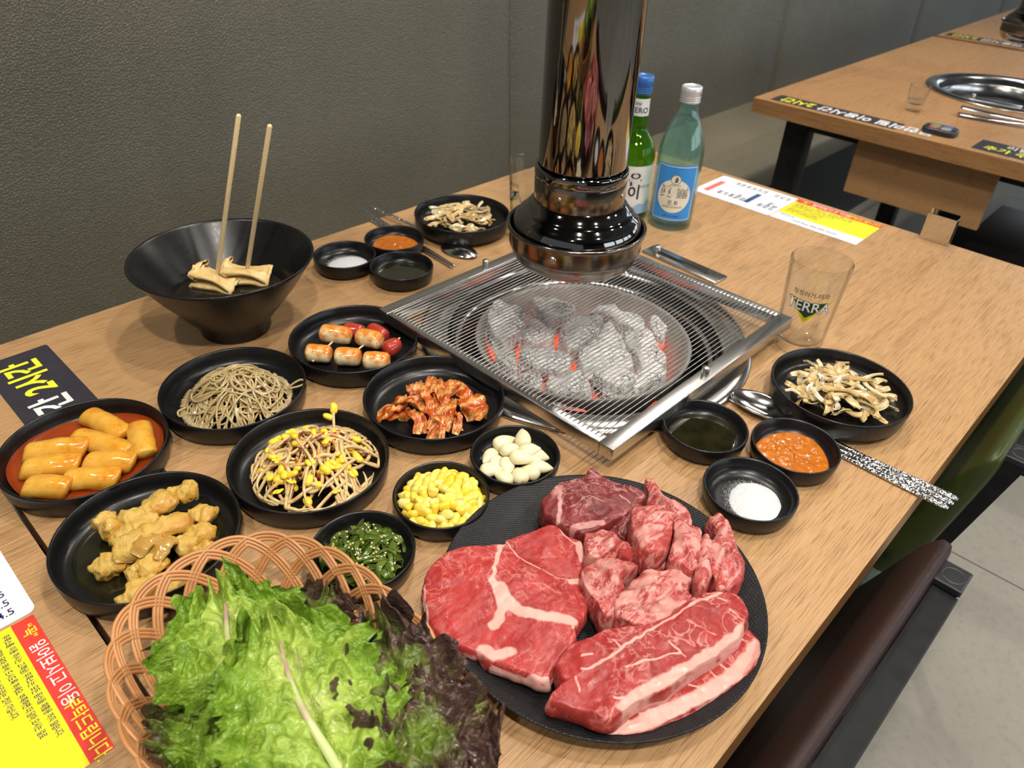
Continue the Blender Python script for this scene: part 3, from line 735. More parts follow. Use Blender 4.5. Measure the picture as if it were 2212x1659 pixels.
def spoon_parts():
    P = []; L = .238; n = 48; v = []; f = []
    hd = tube(even([(0, 0, .0022), (0, .09, .0022), (0, .13, .0045), (0, .158, .0075), (0, .172, .0070)], 30), [(.0025 if i == 0 else .0040 - .0014 * min(1, i / 22)) for i in range(30)], 12, .5, up=(0, 0, 1))
    nr, na = 10, 48; cy = .2035
    for side in (0, 1):
        for i in range(nr + 1):
            s = i / nr
            for k in range(na):
                a = 2 * PI * k / na; e = 1 + .10 * math.sin(a)
                z = .0012 + .0078 * s ** 2.2 - .0012 * math.sin(a) * s - side * .0009
                v.append((.0205 * s * math.cos(a) * (1 - .12 * math.sin(a)), cy + .0325 * s * math.sin(a), z))
    m = (nr + 1) * na
    for side in (0, 1):
        for i in range(nr):
            for k in range(na):
                k2 = (k + 1) % na; a = side * m + i * na
                q = (a + k, a + k2, a + na + k2, a + na + k); f.append(q if side == 0 else q[::-1])
    for k in range(na):
        k2 = (k + 1) % na; a = nr * na; f.append((a + k, a + k2, a + m + k2, a + m + k))
    return hd, (v, f)
m_spoon = PM('polished_steel', (.66, .65, .64), (.58, .57, .56), 15, .14, 1.0)
chop = chop_me(); s_h, s_b = spoon_parts(); sh_me = meshdata('handle', *s_h, m_cut); sb_me = meshdata('bowl', *s_b, m_spoon)
def chopstick(label, x, y, rz, flip=False, dz=0):
    return tag(obj('metal_chopstick', chop, None, (x, y, T + dz), (0, 0, rz)), label, 'chopstick', 'metal chopsticks')
def spoon(label, x, y, rz, over=False):
    t = thing('metal_spoon', label, 'spoon', (x, y, T), rz)
    if over: t.rotation_euler = (0, PI, rz); t.location.z = T + .0105
    obj('handle', sh_me, t); obj('bowl', sb_me, t); return t
spoon('steel spoon with hammered handle lying beside the front onion dish', .6680, .0375, .055)
chopstick('hammered steel chopstick lying against the front spoon', .6585, .0385, .025)
chopstick('hammered steel chopstick nearest the front orange paste dish', .6490, .0400, .005)
spoon('steel spoon lying face down behind the grill near the bench', .6700, .9380, PI + .03, True)
chopstick('steel chopstick beside the back spoon, reaching towards the grill net', .6590, .9400, PI - .085)
chopstick('steel chopstick beside the back orange paste dish, overhanging the table edge', .6500, .9380, PI - .075)

# ================================================================== stickers printed and glued to the tables
def card(name, label, cat, x0, x1, y0, y1, z, mat, r=.004):
    t = thing(name, label, cat, ((x0 + x1) / 2, (y0 + y1) / 2, z))
    pts = rrect((x1 - x0) / 2, (y1 - y0) / 2, r, 4)
    n = len(pts); v = [(*p, 0.0) for p in pts] + [(*p, .0004) for p in pts]
    f = [tuple(range(n, 2 * n)), tuple(range(n - 1, -1, -1))] + [(i, (i + 1) % n, n + (i + 1) % n, n + i) for i in range(n)]
    obj('sheet', meshdata('sheet', v, f, mat, False), t); return t
m_cardblack = PM('matte_black_vinyl', (.030, .028, .038), None, 60, .45); m_cardwhite = PM('white_vinyl', (.80, .81, .86), None, 60, .4)
m_cardyellow = PM('yellow_print', (.85, .77, .015), None, 60, .45); m_cardred = PM('red_print', (.70, .045, .03), None, 60, .45); m_pyel2 = PM('print_lemon', (.88, .84, .04), None, 30, .4)
def time_sticker(label, x0, x1, y0, y1, z, ts):
    t = card('time_limit_sticker', label, 'sticker', x0, x1, y0, y1, z, m_cardblack, .003)
    L = (y1 - y0); u = (0, 1, 0); w = (-1, 0, 0); cx = 0
    text_at('lettering', '2시간', ts, m_pyel2, t, (cx, L / 2 - .018, .0007), u, w, .032, 'RIGHT', .80)
    text_at('lettering', '무한리필 이용시간', ts, m_pwhite, t, (cx, L / 2 - .018 - ts * 2.15, .0007), u, w, .032, 'RIGHT', .80)
    return t
time_sticker('black time limit sticker with yellow and white letters at the left table end', .0925, .1610, .560, .8705, T + .0002, .040)
time_sticker('black time limit sticker along the near edge of the empty oak table', 1.818, 1.878, .543, .850, T + .0002, .044)
time_sticker('black time limit sticker on the farthest oak table', 3.10, 3.16, .55, .87, T + .0002, .044)
t = card('notice_sticker', 'black notice sticker with yellow letters at the right edge of the empty table', 'sticker', 1.822, 1.905, .10, .385, T + .0002, m_cardblack, .003)
text_at('lettering', '추가 주문 시', .034, m_pyel2, t, (-.016, .125, .0007), (0, -1, 0), (1, 0, 0), .02, 'LEFT', .85); text_at('lettering', '리필 가능', .03, m_pwhite, t, (.02, .09, .0007), (0, -1, 0), (1, 0, 0), .01, 'LEFT', .85)
BODY = ['무쿡소를 이용 하시는 고객님! 무쿡소는 모든 음식을 재활용 하지 않습니다.', '먹을 만큼만 담아 와서 드시도록 하세요. 부족하면 더 담아 오시는 걸로', '음식을 아끼고 함부로 먹고 버리라는 것이 아닙니다.', '저희는 너무나 많은 고기와 음식이 버려져서', '환경부담금을 받고 있습니다. 운영됩니다.', '남기지 않는 식사 문화에 함께해 주세요.']
def notice(label, x1, y0, y1, z, w=.108, qty=6):
    t = card('rules_sticker', label, 'sticker', x1 - w, x1, y0, y1, z, m_cardwhite, .0005)
    L = (y1 - y0) / 2; X = w / 2
    obj('yellow_field', meshdata('yellow_field', *box(-X + .030, X - .0155, -L, L, .0003, .0006), m_cardyellow, False), t)
    obj('red_band', meshdata('red_band', *box(X - .0155, X, -L, L, .0003, .0006), m_cardred, False), t)
    u = (0, -1, 0); w_ = (1, 0, 0)
    text_at('lettering', '“꼭”', .0105, m_pyel2, t, (X - .0078, L - .007, .0008), u, w_, .012, 'LEFT', .8)
    text_at('lettering', '읽어보시고 이용', .0125, m_pwhite, t, (X - .0078, L - .027, .0008), u, w_, .008, 'LEFT', .8)
    text_at('lettering', '부탁드립니다.', .0125, m_pyel2, t, (X - .0078, L - .090, .0008), u, w_, .008, 'LEFT', .8)
    for i, s_ in enumerate(BODY):
        text_at('lettering', s_, .0058, m_pnavy if i not in (3,) else m_pred, t, (X - .0215 - i * .0083, L - .006, .0008), u, w_, .012, 'LEFT', .60)
    text_at('lettering', '원산지 표시판', .0065, m_pblue, t, (-X + .024, L - .006, .0008), u, w_, .01, 'LEFT', .7)
    text_at('lettering', '소고기 국내산 미국산 호주산 돼지고기', .0068, m_pgrey, t, (-X + .012, L - .035, .0008), u, w_, .01, 'LEFT', .7)
    return t
def prices(label, x1, y0, y1, z, w=.108):
    t = card('price_sticker', label, 'sticker', x1 - w, x1, y0, y1, z, m_cardwhite, .006)
    L = (y1 - y0) / 2; X = w / 2; u = (0, -1, 0); w_ = (1, 0, 0)
    for i, (n_, q) in enumerate((('맥주', '5.0'), ('소주', '5.0'), ('청하', '6.0'), ('막걸리', '5.0'), ('음료', '2.0'), ('사이다', '2.0'), ('냉면', '5.5'), ('된장찌개', '4.5'), ('공기밥', '4.5'))):
        y = -L + .0105 + (8 - i) * .0108 + (.012 if i < 6 else 0)
        text_at('lettering', q, .0098, m_pnavy, t, (X - .012, y, .0007), (.12, -1, 0) if False else (1, 0, 0), (0, 1, 0), .004, 'RIGHT', 1.0)
        text_at('lettering', n_, .0088, m_pnavy, t, (-X + .022, y, .0007), (1, 0, 0), (0, 1, 0), .01, 'LEFT', 1.0)
    obj('red_heading', meshdata('red_heading', *box(-X + .018, X - .03, L - .022, L - .012, .0003, .0006), PM('heading_coral', (.72, .16, .14), None, 30, .5), False), t)
    obj('blue_heading', meshdata('blue_heading', *box(-X + .022, X - .035, -L + .052, -L + .061, .0003, .0006), PM('heading_blue', (.02, .10, .25), None, 30, .5), False), t)
    return t
notice('yellow and red house rules sticker at the lower left corner', .0178, .3495, .4935, T + .0002)
prices('white price list sticker at the left frame edge, above the yellow rules sticker', .0215, .4965, .645, T + .0002)
notice('yellow and red house rules sticker at the far end of the near table', 1.2595, .3455, .4930, T + .0002)
prices('white price list sticker beside the aqua bottle at the far table end', 1.2590, .4945, .6440, T + .0002)
prices('white price list sticker on the farthest oak table', 2.98, .42, .53, T + .0002, .09)

# ================================================================== small things at the table ends
m_mirror = PM('mirror_chrome', (.72, .70, .68), None, 10, .06, 1.0)
t = thing('menu_holder', 'small chrome clip holder on the far end of the near table', 'clip', (1.262, .266, T))
obj('front_plate', meshdata('front_plate', *box(-.0050, -.0035, -.0215, .0215, .0002, .043, .0004), m_mirror, False), t)
obj('back_plate', meshdata('back_plate', *box(.0095, .0110, -.0215, .0215, -.03, .047, .0004), m_mirror, False), t)
obj('spring_side', meshdata('spring_side', *box(-.0035, .0095, -.0215, -.0202, .004, .042, .0003), m_mirror, False), t)
def shot_glass(label, x, y):
    t = thing('shot_glass', label, 'glass', (x, y, T))
    n = 60; p = [(.0165, 0), (.0178, .002)] + [(.0178 + .0052 * k / 10, .002 + .057 * k / 10) for k in range(1, 11)]
    pi_ = [(r - .0016, z) for r, z in p[::-1] if z > .018] + [(.015, .016), (0, .015)]
    v, f = lathe([(0, 0)] + p + pi_, n)
    w = []
    for q in v:
        r = math.hypot(q[0], q[1]); a = math.atan2(q[1], q[0]); z = q[2]
        s = 1 - (.035 * abs(math.sin(a * 10)) if z < .03 and r > .0165 else 0); w.append((q[0] * s, q[1] * s, z))
    obj('tumbler', meshdata('tumbler', w, f, m_glass), t)
    obj('water', meshdata('water', *lathe([(0, .0153), (.0148, .0165), (.0172, .026), (0, .026)], 40), m_soju), t)
shot_glass('small ribbed shot glass with a little water on the empty table', 2.012, .577)
t = thing('call_button', 'small black call button with coloured keys on the empty table edge', 'call button', (1.873, .467, T), -1.50)
def pill(w, h, z0, z1, r): 
    pts = rrect(w, h, r, 8); n = len(pts); v = []; 
    for s, z in ((.97, z0), (1, z0 + .002), (1, z1 - .003), (.96, z1 - .0008), (.9, z1)): v += [(a * s, b * s, z) for a, b in pts]
    f = [(i + j * n, (i + 1) % n + j * n, (i + 1) % n + (j + 1) * n, i + (j + 1) * n) for j in range(4) for i in range(n)] + [tuple(range(4 * n, 5 * n)), tuple(range(n - 1, -1, -1))]
    return v, f
obj('case', meshdata('case', *pill(.036, .026, 0, .013, .016), m_blackplastic), t)
for x, y, c, n_ in ((-.013, .007, (.05, .28, .08), 'green_key'), (-.012, -.010, (.35, .06, .05), 'red_key'), (.012, .008, (.06, .10, .30), 'blue_key'), (.012, -.010, (.25, .26, .28), 'grey_key')):
    obj(n_, meshdata(n_, *pill(.011, .0075, .0128, .0148, .006), PM(n_, c, None, 40, .4)), t, (x, y, 0))
def tongs(label, x, y, rz):
    t = thing('tongs', label, 'tongs', (x, y, T), rz)
    for s, z in ((-1, .002), (1, .016)):
        v = []; f = []; n = 40; L = .24
        for i in range(n + 1):
            u = i / n; w = .010 + .004 * math.sin(u * PI * 2.2) - .003 * u; w += (.0018 * (i % 2)) if u < .28 else 0
            zz = z * (1 - u) + .009 * u + .003
            for a, b in ((-w, 0), (-w * .6, .002), (w * .6, .002), (w, 0)): v.append((u * L, a + s * .004 * (1 - u), zz + b))
        for i in range(n):
            for k in range(3): a = i * 4 + k; f.append((a, a + 1, a + 5, a + 4))
        o = obj('arm', meshdata('arm', v, f, m_spoon), t); md = o.modifiers.new('s', 'SOLIDIFY'); md.thickness = .001
tongs('steel tongs with serrated tips lying on the empty oak table', 2.058, .488, -1.45)

# ================================================================== chairs
def chair(label, x0, x1, y, top, mback, mseat, rz=0.0):
    w = (x1 - x0) / 2; t = thing('dining_chair', label, 'chair', ((x0 + x1) / 2, y, 0), rz)
    k = .20                                             # lean of the back
    def lean(vf, ref): return [(p[0], p[1] + k * (ref - p[2]), p[2]) for p in vf[0]], vf[1]
    sec = even(spline([(.052, -.17, 0), (.027, -.04, 0), (.0228, .002, 0), (.0290, .0105, 0), (.0370, .003, 0), (.050, -.024, 0), (.070, -.075, 0), (.091, -.13, 0), (.104, -.17, 0), (.098, -.20, 0), (.074, -.205, 0)], 300, True), 64, True)
    cs = sum(sec, Vector()) / 64; v = []; f = []; X = w + .038; st = [(-1, .55), (-.994, .80), (-.98, .93), (-.955, .985), (-.9, 1.0)] + [(q / 5, 1.0) for q in range(-4, 5)] + [(.9, 1.0), (.955, .985), (.98, .93), (.994, .80), (1, .55)]
    for u, sc in st: v += [(u * X, cs.x + (p.x - cs.x) * sc, top + cs.y + (p.y - cs.y) * (1 - (1 - sc) * .45)) for p in sec]
    for i in range(len(st) - 1): f += [(i * 64 + q, i * 64 + (q + 1) % 64, (i + 1) * 64 + (q + 1) % 64, (i + 1) * 64 + q) for q in range(64)]
    f += [tuple(range(63, -1, -1)), tuple(range((len(st) - 1) * 64, len(st) * 64))]
    obj('backrest', meshdata('backrest', v, f, mback), t)
    obj('top_rail', meshdata('top_rail', *box(-w + .014, w - .014, .001, .0225, top - .030, top - .004, .001), m_blackmetal, False), t)
    v, f = lean(box(-w, w, .004, .022, top - .20, top - .175, .001), top); obj('lower_rail', meshdata('lower_rail', v, f, m_blackmetal, False), t)
    for s in (-1, 1):
        v, f = lean(box(s * w - .014, s * w + .014, .002, .024, .40, top, .001), top)
        p = obj('post', meshdata('post', v, f, m_blackmetal, False), t)
        q = obj('post_cap', meshdata('post_cap', *box(s * w - .0145, s * w + .0145, .001, .0245, top - .0035, top + .0035, .0015), m_blackplastic, False), t)
        obj('cap_mark', meshdata('cap_mark', *lathe([(.0082, .0033), (.0088, .0042), (.0095, .0033)], 24, s * w, .0125), m_blackplastic), q, (0, 0, top))
        for ya, yb in ((.085, .02), (.42, .44)):
            obj('leg', meshdata('leg', *tube([(s * w, ya, .41), (s * w, yb, 0)], .014, 8), m_blackmetal), t)
        obj('seat_rail', meshdata('seat_rail', *box(s * w - .012, s * w + .012, .06, .44, .385, .41, .001), m_blackmetal, False), t)
    obj('seat', meshdata('seat', *box(-w - .02, w + .02, .085, .46, .41, .465, .02), mseat), t)
    return t
chair('dark brown leather chair pushed against the near table, front right', .165, .5665, -.0015, T + .0, m_brown, m_brown, -.012)
chair('green leather chair pushed against the near table, behind the brown chair', .785, 1.185, .001, T + .0, m_green, m_green_seat)
chair('black chair under the right side of the empty oak table', 1.98, 2.38, -.005, T - .0, m_blackplastic, m_blackplastic)
# ================================================================== food materials
def sss(g, w=.25, r=(.006, .003, .002)): return g.p(Subsurface_Weight=w, Subsurface_Radius=r, Subsurface_Scale=1.0)
def meatmat(name, red, deep, fatc, vein=.5, vs=55, stripe=0.0, seedv=0.0):
    g = NG(name); fat = g.attr('fat')
    fib = g.noise(1.0, 4, .6, vec=g.coord((90, 300, 120), (0, 0, .6)))
    col = g.ramp(g.noise(38, 4, .6), [(.3, deep), (.6, red)])
    col = g.mix(g.ramp(fib, [(.45, 0.0), (.75, .45)]), col, tuple(min(1, x * 1.5 + .02) for x in red))
    w1 = g.noise(vs, 3, .55, dist=1.4, vec=g.coord((1, 1, 1), (0, 0, .9), (seedv, 0, 0)))
    lines = g.ramp(g.math('ABSOLUTE', g.math('SUBTRACT', w1, .5)), [(0.0, 1.0), (.014, .6), (.034, 0.0)])
    patchy = g.ramp(g.noise(24, 2), [(.40, 0.0), (.54, 1.0)])
    marb = g.math('MULTIPLY', g.math('MULTIPLY', lines, patchy), vein)
    fm = g.ramp(g.math('ADD', fat, g.math('MULTIPLY', g.math('SUBTRACT', g.noise(140, 3), .5), .5)), [(.30, 0.0), (.55, 1.0)])
    if stripe:
        ri = g.n('VectorMath', operation='ADD', i_0=g.coord((55, 230, 90), (.3, .2, .5))); g.set(ri.inputs[1], g.n('CombineXYZ', i_0=g.math('MULTIPLY', g.n('ObjectInfo').outputs['Random'], 40.0)).outputs[0])
        fm = g.math('MAXIMUM', g.math('MULTIPLY', fm, .8), g.math('MULTIPLY', g.ramp(g.noise(1.0, 4, .6, vec=ri.outputs[0], dist=.8), [(.50, 0.0), (.60, 1.0)]), stripe))
    fcol = g.ramp(g.noise(70, 4), [(.35, fatc), (.75, tuple(a * .8 + b * .2 for a, b in zip(fatc, red)))])
    g.p(Base_Color=g.mix(g.math('MAXIMUM', fm, marb), col, fcol), Roughness=g.ramp(g.noise(90, 3), [(.35, .24), (.7, .5)]), Specular_IOR_Level=.45)
    sss(g, .18, (.008, .003, .002))
    g.bump(g.math('ADD', g.math('MULTIPLY', fib, .6), g.noise(150, 4, .6)), .45, .0012)
    return g.m
m_beef = meatmat('raw_beef', (.40, .038, .034), (.28, .022, .022), (.72, .40, .34), .34)
m_beefdark = meatmat('raw_beef_dark', (.20, .026, .026), (.12, .014, .015), (.55, .27, .25), .7, 45)
m_beeffat = meatmat('raw_beef_marbled', (.42, .060, .052), (.30, .034, .032), (.70, .36, .31), .9, 60, .75, 3.0)
m_beefblade = meatmat('raw_blade_beef', (.36, .032, .028), (.26, .020, .019), (.74, .38, .32), .6, 44)
MEAT = {
'round_steak':( 0.026 ,[ (2337,2968),(2437,3034),(2582,3038),(2738,2986),(2914,2891),(3060,2801),(3120,2820),(3277,2774),(3510,2657),(3495,2511),(3518,2410),(3511,2340),(3404,2243),(3277,2172),(3161,2076),(3123,1977),(3010,1893),(2892,1861),(2827,1852),(2747,1780),(2634,1756),(2529,1745),(2446,1735),(2399,1717),(2350,1775),(2328,1850),(2282,1969),(2209,2097),(2214,2206),(2207,2233),(2165,2312),(2126,2449),(2123,2613),(2181,2766),(2263,2882) ],[(9,[(3032,2802),(2910,2720),(2793,2642),(2678,2545)]),(16,[(2678,2545),(2632,2434),(2558,2334),(2452,2291)]),(22,[(2677,2479),(2633,2345),(2622,2229),(2703,2097),(2848,1914)]),(14,[(2582,2331),(2500,2285),(2424,2298)]),(4,[(3073,2814),(3029,2655),(3025,2464),(3098,2276),(3168,2160)]),(16,[(3159,2170),(3207,2123)]),(5,[(3510,2657),(3466,2486),(3461,2362)]),(14,[(3475,2374),(3394,2252)]),(20,[(2260,2219),(2273,2129),(2365,2067)]),(10,[(2328,1850),(2408,1717)]),(7,[(2336,2947),(2236,2820),(2154,2686)]),(8,[(2869,1924),(2806,1862)])]),
'dark_steak':( 0.03 ,[ (3563,2884),(3668,2899),(3857,2926),(3990,2860),(4091,2824),(4184,2861),(4236,2843),(4216,2767),(4215,2707),(4240,2591),(4298,2444),(4328,2326),(4236,2269),(4043,2255),(3879,2276),(3734,2308),(3607,2351),(3542,2389),(3534,2474),(3502,2559),(3475,2611),(3492,2702),(3494,2782) ],[(9,[(3818,2933),(3754,2816),(3599,2681),(3500,2614)]),(3,[(3804,2625),(3906,2614),(3943,2492)]),(14,[(3549,2487),(3625,2439),(3744,2352)]),(4,[(4177,2835),(4163,2725)]),(4,[(4107,2450),(4115,2327)])]),
'dark_scrap':( 0.022 ,[ (3774,2347),(3926,2336),(4060,2291),(4224,2247),(4212,2201),(4016,2168),(3880,2138),(3786,2229) ],[]),
'C1':( 0.028 ,[ (4431,2407),(4451,2327),(4427,2201),(4444,2068),(4428,1969),(4289,1827),(4202,1804),(4156,1875),(4208,2014),(4228,2133),(4225,2221),(4312,2311) ],[]),
'C2':( 0.036 ,[ (3906,2198),(4032,2185),(4160,2118),(4184,2012),(4063,1887),(3933,1807),(3784,1754),(3639,1799),(3627,1906),(3733,2052) ],[]),
'C3':( 0.03 ,[ (3552,2379),(3650,2350),(3725,2264),(3732,2128),(3685,1972),(3593,1938),(3513,2064),(3421,2129),(3379,2218),(3466,2308) ],[]),
'C4':( 0.03 ,[ (3235,2143),(3345,2155),(3497,2104),(3578,1977),(3604,1879),(3520,1867),(3408,1882),(3352,1823),(3166,1762),(3075,1724),(3021,1777),(3065,1860),(3088,1946),(3150,2064) ],[]),
'C5':( 0.03 ,[ (3111,1752),(3228,1810),(3384,1814),(3545,1819),(3665,1725),(3845,1574),(3722,1463),(3603,1401),(3397,1430),(3231,1467),(3148,1529),(3105,1652) ],[]),
'C7':( 0.024 ,[ (3733,1998),(3750,1857),(3910,1802),(3806,1730),(3704,1758),(3645,1815),(3652,1904) ],[]),
'Sa':( 0.034 ,[ (4145,1914),(4196,1812),(4203,1700),(3989,1580),(3783,1495),(3753,1617),(3752,1712),(3920,1794) ],[]),
'Sb':( 0.032 ,[ (3857,1539),(4131,1667),(4226,1678),(4197,1603),(3990,1458),(3739,1356),(3677,1362),(3715,1447) ],[]),
'Sc':( 0.03 ,[ (4141,1580),(4398,1616),(4372,1536),(4226,1448),(4036,1389),(3851,1360),(3958,1465) ],[]),
'Sd':( 0.028 ,[ (4452,1778),(4580,1739),(4535,1644),(4389,1493),(4261,1339),(4116,1240),(3954,1236),(3837,1316),(4010,1438),(4184,1513),(4342,1643) ],[]),
'bladeU':( 0.026 ,[ (2504,1770),(2629,1799),(2769,1759),(2902,1708),(3127,1569),(3299,1462),(3566,1414),(3742,1375),(3899,1244),(3937,1162),(3885,1059),(3807,1007),(3659,987),(3555,968),(3368,996),(3210,1038),(3046,1071),(2886,1103),(2762,1155),(2630,1200),(2534,1212),(2456,1223),(2391,1270),(2341,1402),(2273,1536),(2235,1608),(2279,1633),(2414,1622),(2414,1675),(2456,1743) ],[(7,[(2631,1552),(2818,1518),(3017,1487),(3256,1432),(3600,1360),(3823,1273)]),(5,[(2631,1552),(2571,1593)]),(6,[(2714,1619),(2658,1666)]),(6,[(2506,1585),(2441,1508)]),(20,[(2554,1242),(2696,1220),(2876,1166),(3096,1104),(3245,1060),(3416,1026),(3659,987)]),(5,[(2792,1393),(2938,1324),(3029,1272),(3158,1202)]),(4,[(3424,1320),(3433,1208),(3455,1106)]),(5,[(3732,1144),(3711,1059)]),(4,[(3176,1301),(3161,1161)]),(3,[(3762,1266),(3782,1204)]),(4,[(2905,1586),(2894,1500)]),(5,[(2572,1326),(2611,1270)])]),
'bladeL':( 0.014 ,[ (2381,1443),(2530,1469),(2535,1324),(2719,1246),(3005,1161),(3306,1072),(3628,1054),(3828,1025),(3816,932),(3736,866),(3573,810),(3363,827),(3056,914),(2846,983),(2663,1063),(2512,1163),(2428,1254),(2392,1356) ],[(26,[(2451,1273),(2601,1158),(2846,1052),(3111,948),(3355,891),(3587,873),(3753,890)]),(6,[(2839,1075),(2834,1186)]),(6,[(3161,953),(3109,1059)]),(6,[(3412,911),(3392,1026)]),(5,[(3711,973),(3718,1049)]),(5,[(2701,1161),(2701,1247)]),(5,[(3300,927),(3303,1056)])]),
}
PZ = T + .0072
LABEL = dict(round_steak='thick round raw beef steak with a pale forked fat seam, left on the plate', dark_steak='dark maroon raw beef steak at the top of the plate',
    dark_scrap='small dark raw beef scrap tucked under the maroon steak', C1='pink raw beef strip at the top right of the meat heap', C2='rounded ridged raw beef chunk in the middle of the meat heap',
    C3='small red raw beef chunk between round steak and ridged chunk', C4='fatty pale pink raw beef chunk beside the round steak', C5='broad raw beef chunk with pale fatty top just above the blade steaks',
    C7='small bright red raw beef scrap under the ridged chunk', Sa='flat marbled raw beef strip right of the ridged chunk', Sb='narrow pale raw beef strip standing in the right of the heap', Sc='short pale raw beef strip next to the rightmost chunk',
    Sd='ragged red raw beef chunk at the right edge of the heap', bladeU='long raw blade steak with central fat line lying on the other blade steak', bladeL='lowest long raw blade steak with thick pale fat edge at the plate rim')
for i, (k, (h, pts, fl_)) in enumerate(MEAT.items()):
    P = [(a * 1e-4, b * 1e-4) for a, b in pts]
    cx = sum(p[0] for p in P) / len(P); cy = sum(p[1] for p in P) / len(P)
    big = k in ('round_steak', 'bladeU', 'bladeL', 'dark_steak')
    z0 = .0074 if k not in ('bladeU',) else .009
    z1 = h + (.004 if big else .006)
    n, rg = (320, 64) if big else (200, 36)
    if k == 'bladeU': tops = lambda x, y: .006
    elif k == 'round_steak': tops = lambda x, y: .004 * math.cos(x * 60) - (.006 if y < -.06 else 0) * 0
    elif big: tops = None
    else: tops = lambda x, y, i=i: .0032 * math.sin(x * 150 + i * 2) * math.cos(y * 110 + i) + .0010 * math.sin((x * math.cos(i) + y * math.sin(i)) * 520)
    v, f = loft([(p[0] - cx, p[1] - cy) for p in P], z0, z1, n, rg, .002 if big else .006, .45 if big else .55, .93, .0016 if big else .0017, 55 if big else 80, i * 7.7, tops)
    for q in v:                                     # rest on the rising rim of the plate instead of cutting through it
        r_ = math.hypot(q.x + cx - .3340, q.y + cy - .2016)
        pz = .0076 if r_ < .092 else (.0076 + (r_ - .092) / .012 * .0026 if r_ < .104 else min(.0208, .0102 + (r_ - .104) / .0204 * .0106))
        if q.z < pz: q.z = pz
    L = [(w * 1.7e-4 if w > 8 else w * 1.25e-4, [(a * 1e-4 - cx, b * 1e-4 - cy) for a, b in l]) for w, l in fl_]
    fat = []
    edge_fat = k in ('bladeU', 'bladeL')
    for q in v:
        a = 0.0
        wx, wy = nz((q.x, q.y, 0), 140, 2) * .0016, nz((q.x, q.y, 0), 140, 9) * .0016
        for w, l in L:
            if q.z > z0 + (z1 - z0) * .35:
                d = seg_dist(q.x + wx, q.y + wy, l); a = max(a, 1.0 - .5 * d / w if d < 2 * w else 0)
        if not big:
            a = max(a, .42 + 1.0 * nz(q, 75, i * 3.0) + (.16 if k in ('C4', 'Sb', 'Sc', 'C1', 'Sa', 'C5') else -.18))
            a -= .25
        elif k == 'dark_steak': a = max(a, .1 + .9 * nz(q, 80, 5) - .2)
        if q.z < z1 - (z1 - z0) * .30 and edge_fat:
            sid = (q.x - (.35 if 0 else 0)) * .55 - q.y * .83
            if k == 'bladeL' and (q.x * .60 - q.y * .80) > -.004: a = max(a, .95)
            if k == 'bladeU' and (q.x * .60 - q.y * .80) > .0: a = max(a, .9)
        if k == 'round_steak' and q.z < z1 - .008 and (q.x < -.052 or (q.x < -.02 and q.y < -.02)): a = max(a, .55 + nz(q, 60, 1) * .4)
        fat.append(max(0.0, min(1.0, a)))
    mt = m_beefdark if k.startswith('dark') else (m_beefblade if 'blade' in k else (m_beef if big else m_beeffat))
    o = obj('raw_beef', meshdata('raw_beef', v, f, mt, True, None, dict(fat=fat)), None, (cx, cy, T))
    tag(o, LABEL[k], 'meat', 'raw beef on the plate')
    if k == 'C2': o.location.z += .006
    if k in ('Sb', 'Sc', 'Sa'): o.location.z += .004

# ================================================================== sauces, salt
def sauce(name, label, cat, x, y, R, z, mat, lumps=0.0, seed=0, off=(0, 0)):
    n, nr = 72, 18; v = [(0, 0, 0)]; f = []
    for i in range(1, nr + 1):
        s = i / nr
        for k in range(n):
            a = 2 * PI * k / n; r = R * s * (1 + (.05 * math.sin(a * 3 + seed) if s > .8 else 0))
            p = (r * math.cos(a), r * math.sin(a), 0)
            zz = (lumps * (nz(p, 150, seed) + .6 * nz(p, 330, seed)) * (1 - s ** 6)) + (-.0022 if s == 1 else 0) - (.0006 * s ** 8)
            v.append((p[0] + off[0], p[1] + off[1], zz))
    v[0] = (off[0], off[1], 0)
    for k in range(n): f.append((0, 1 + k, 1 + (k + 1) % n))
    for i in range(nr - 1):
        for k in range(n):
            a = 1 + i * n; f.append((a + k, a + n + k, a + n + (k + 1) % n, a + (k + 1) % n))
    return tag(obj(name, meshdata(name, v, f, mat), None, (x, y, T + z)), label, cat)
g = NG('orange_paste'); g.p(Base_Color=g.ramp(g.noise(120, 4), [(.35, (.40, .105, .006)), (.62, (.46, .135, .010)), (.75, (.52, .20, .03))]), Roughness=.18); sss(g, .04); g.bump(g.noise(300, 3), .3, .001); m_ssam = g.m
g = NG('sesame_oil'); g.p(Base_Color=g.ramp(g.noise(45, 2), [(.3, (.006, .0058, .0025)), (.7, (.018, .0165, .006))]), Roughness=.06, Coat_Weight=.5); m_oil = g.m
g = NG('white_salt'); g.p(Base_Color=g.ramp(g.noise(500, 2), [(.3, (.66, .67, .69)), (.7, (.54, .56, .58))]), Roughness=.6); sss(g, .2, (.002, .002, .002)); g.bump(g.noise(1500, 2), .8, .0006); m_salt = g.m
sauce('orange_paste', 'lumpy orange soybean paste in the dish beside the front spoon', 'sauce', *D['ssam'], .0350, .0118, m_ssam, .0022, 1, (-.002, -.001))
sauce('orange_paste', 'orange soybean paste in the back dish near the bench', 'sauce', *D['bssam'], .0335, .0105, m_ssam, .0018, 4)
sauce('sesame_oil', 'dark sesame oil in the dish at the corner of the grill net', 'oil', *D['oil'], .0362, .0100, m_oil, 0, 2)
sauce('sesame_oil', 'dark sesame oil in the dish behind the grill', 'oil', *D['boil'], .0362, .0100, m_oil, 0, 3)
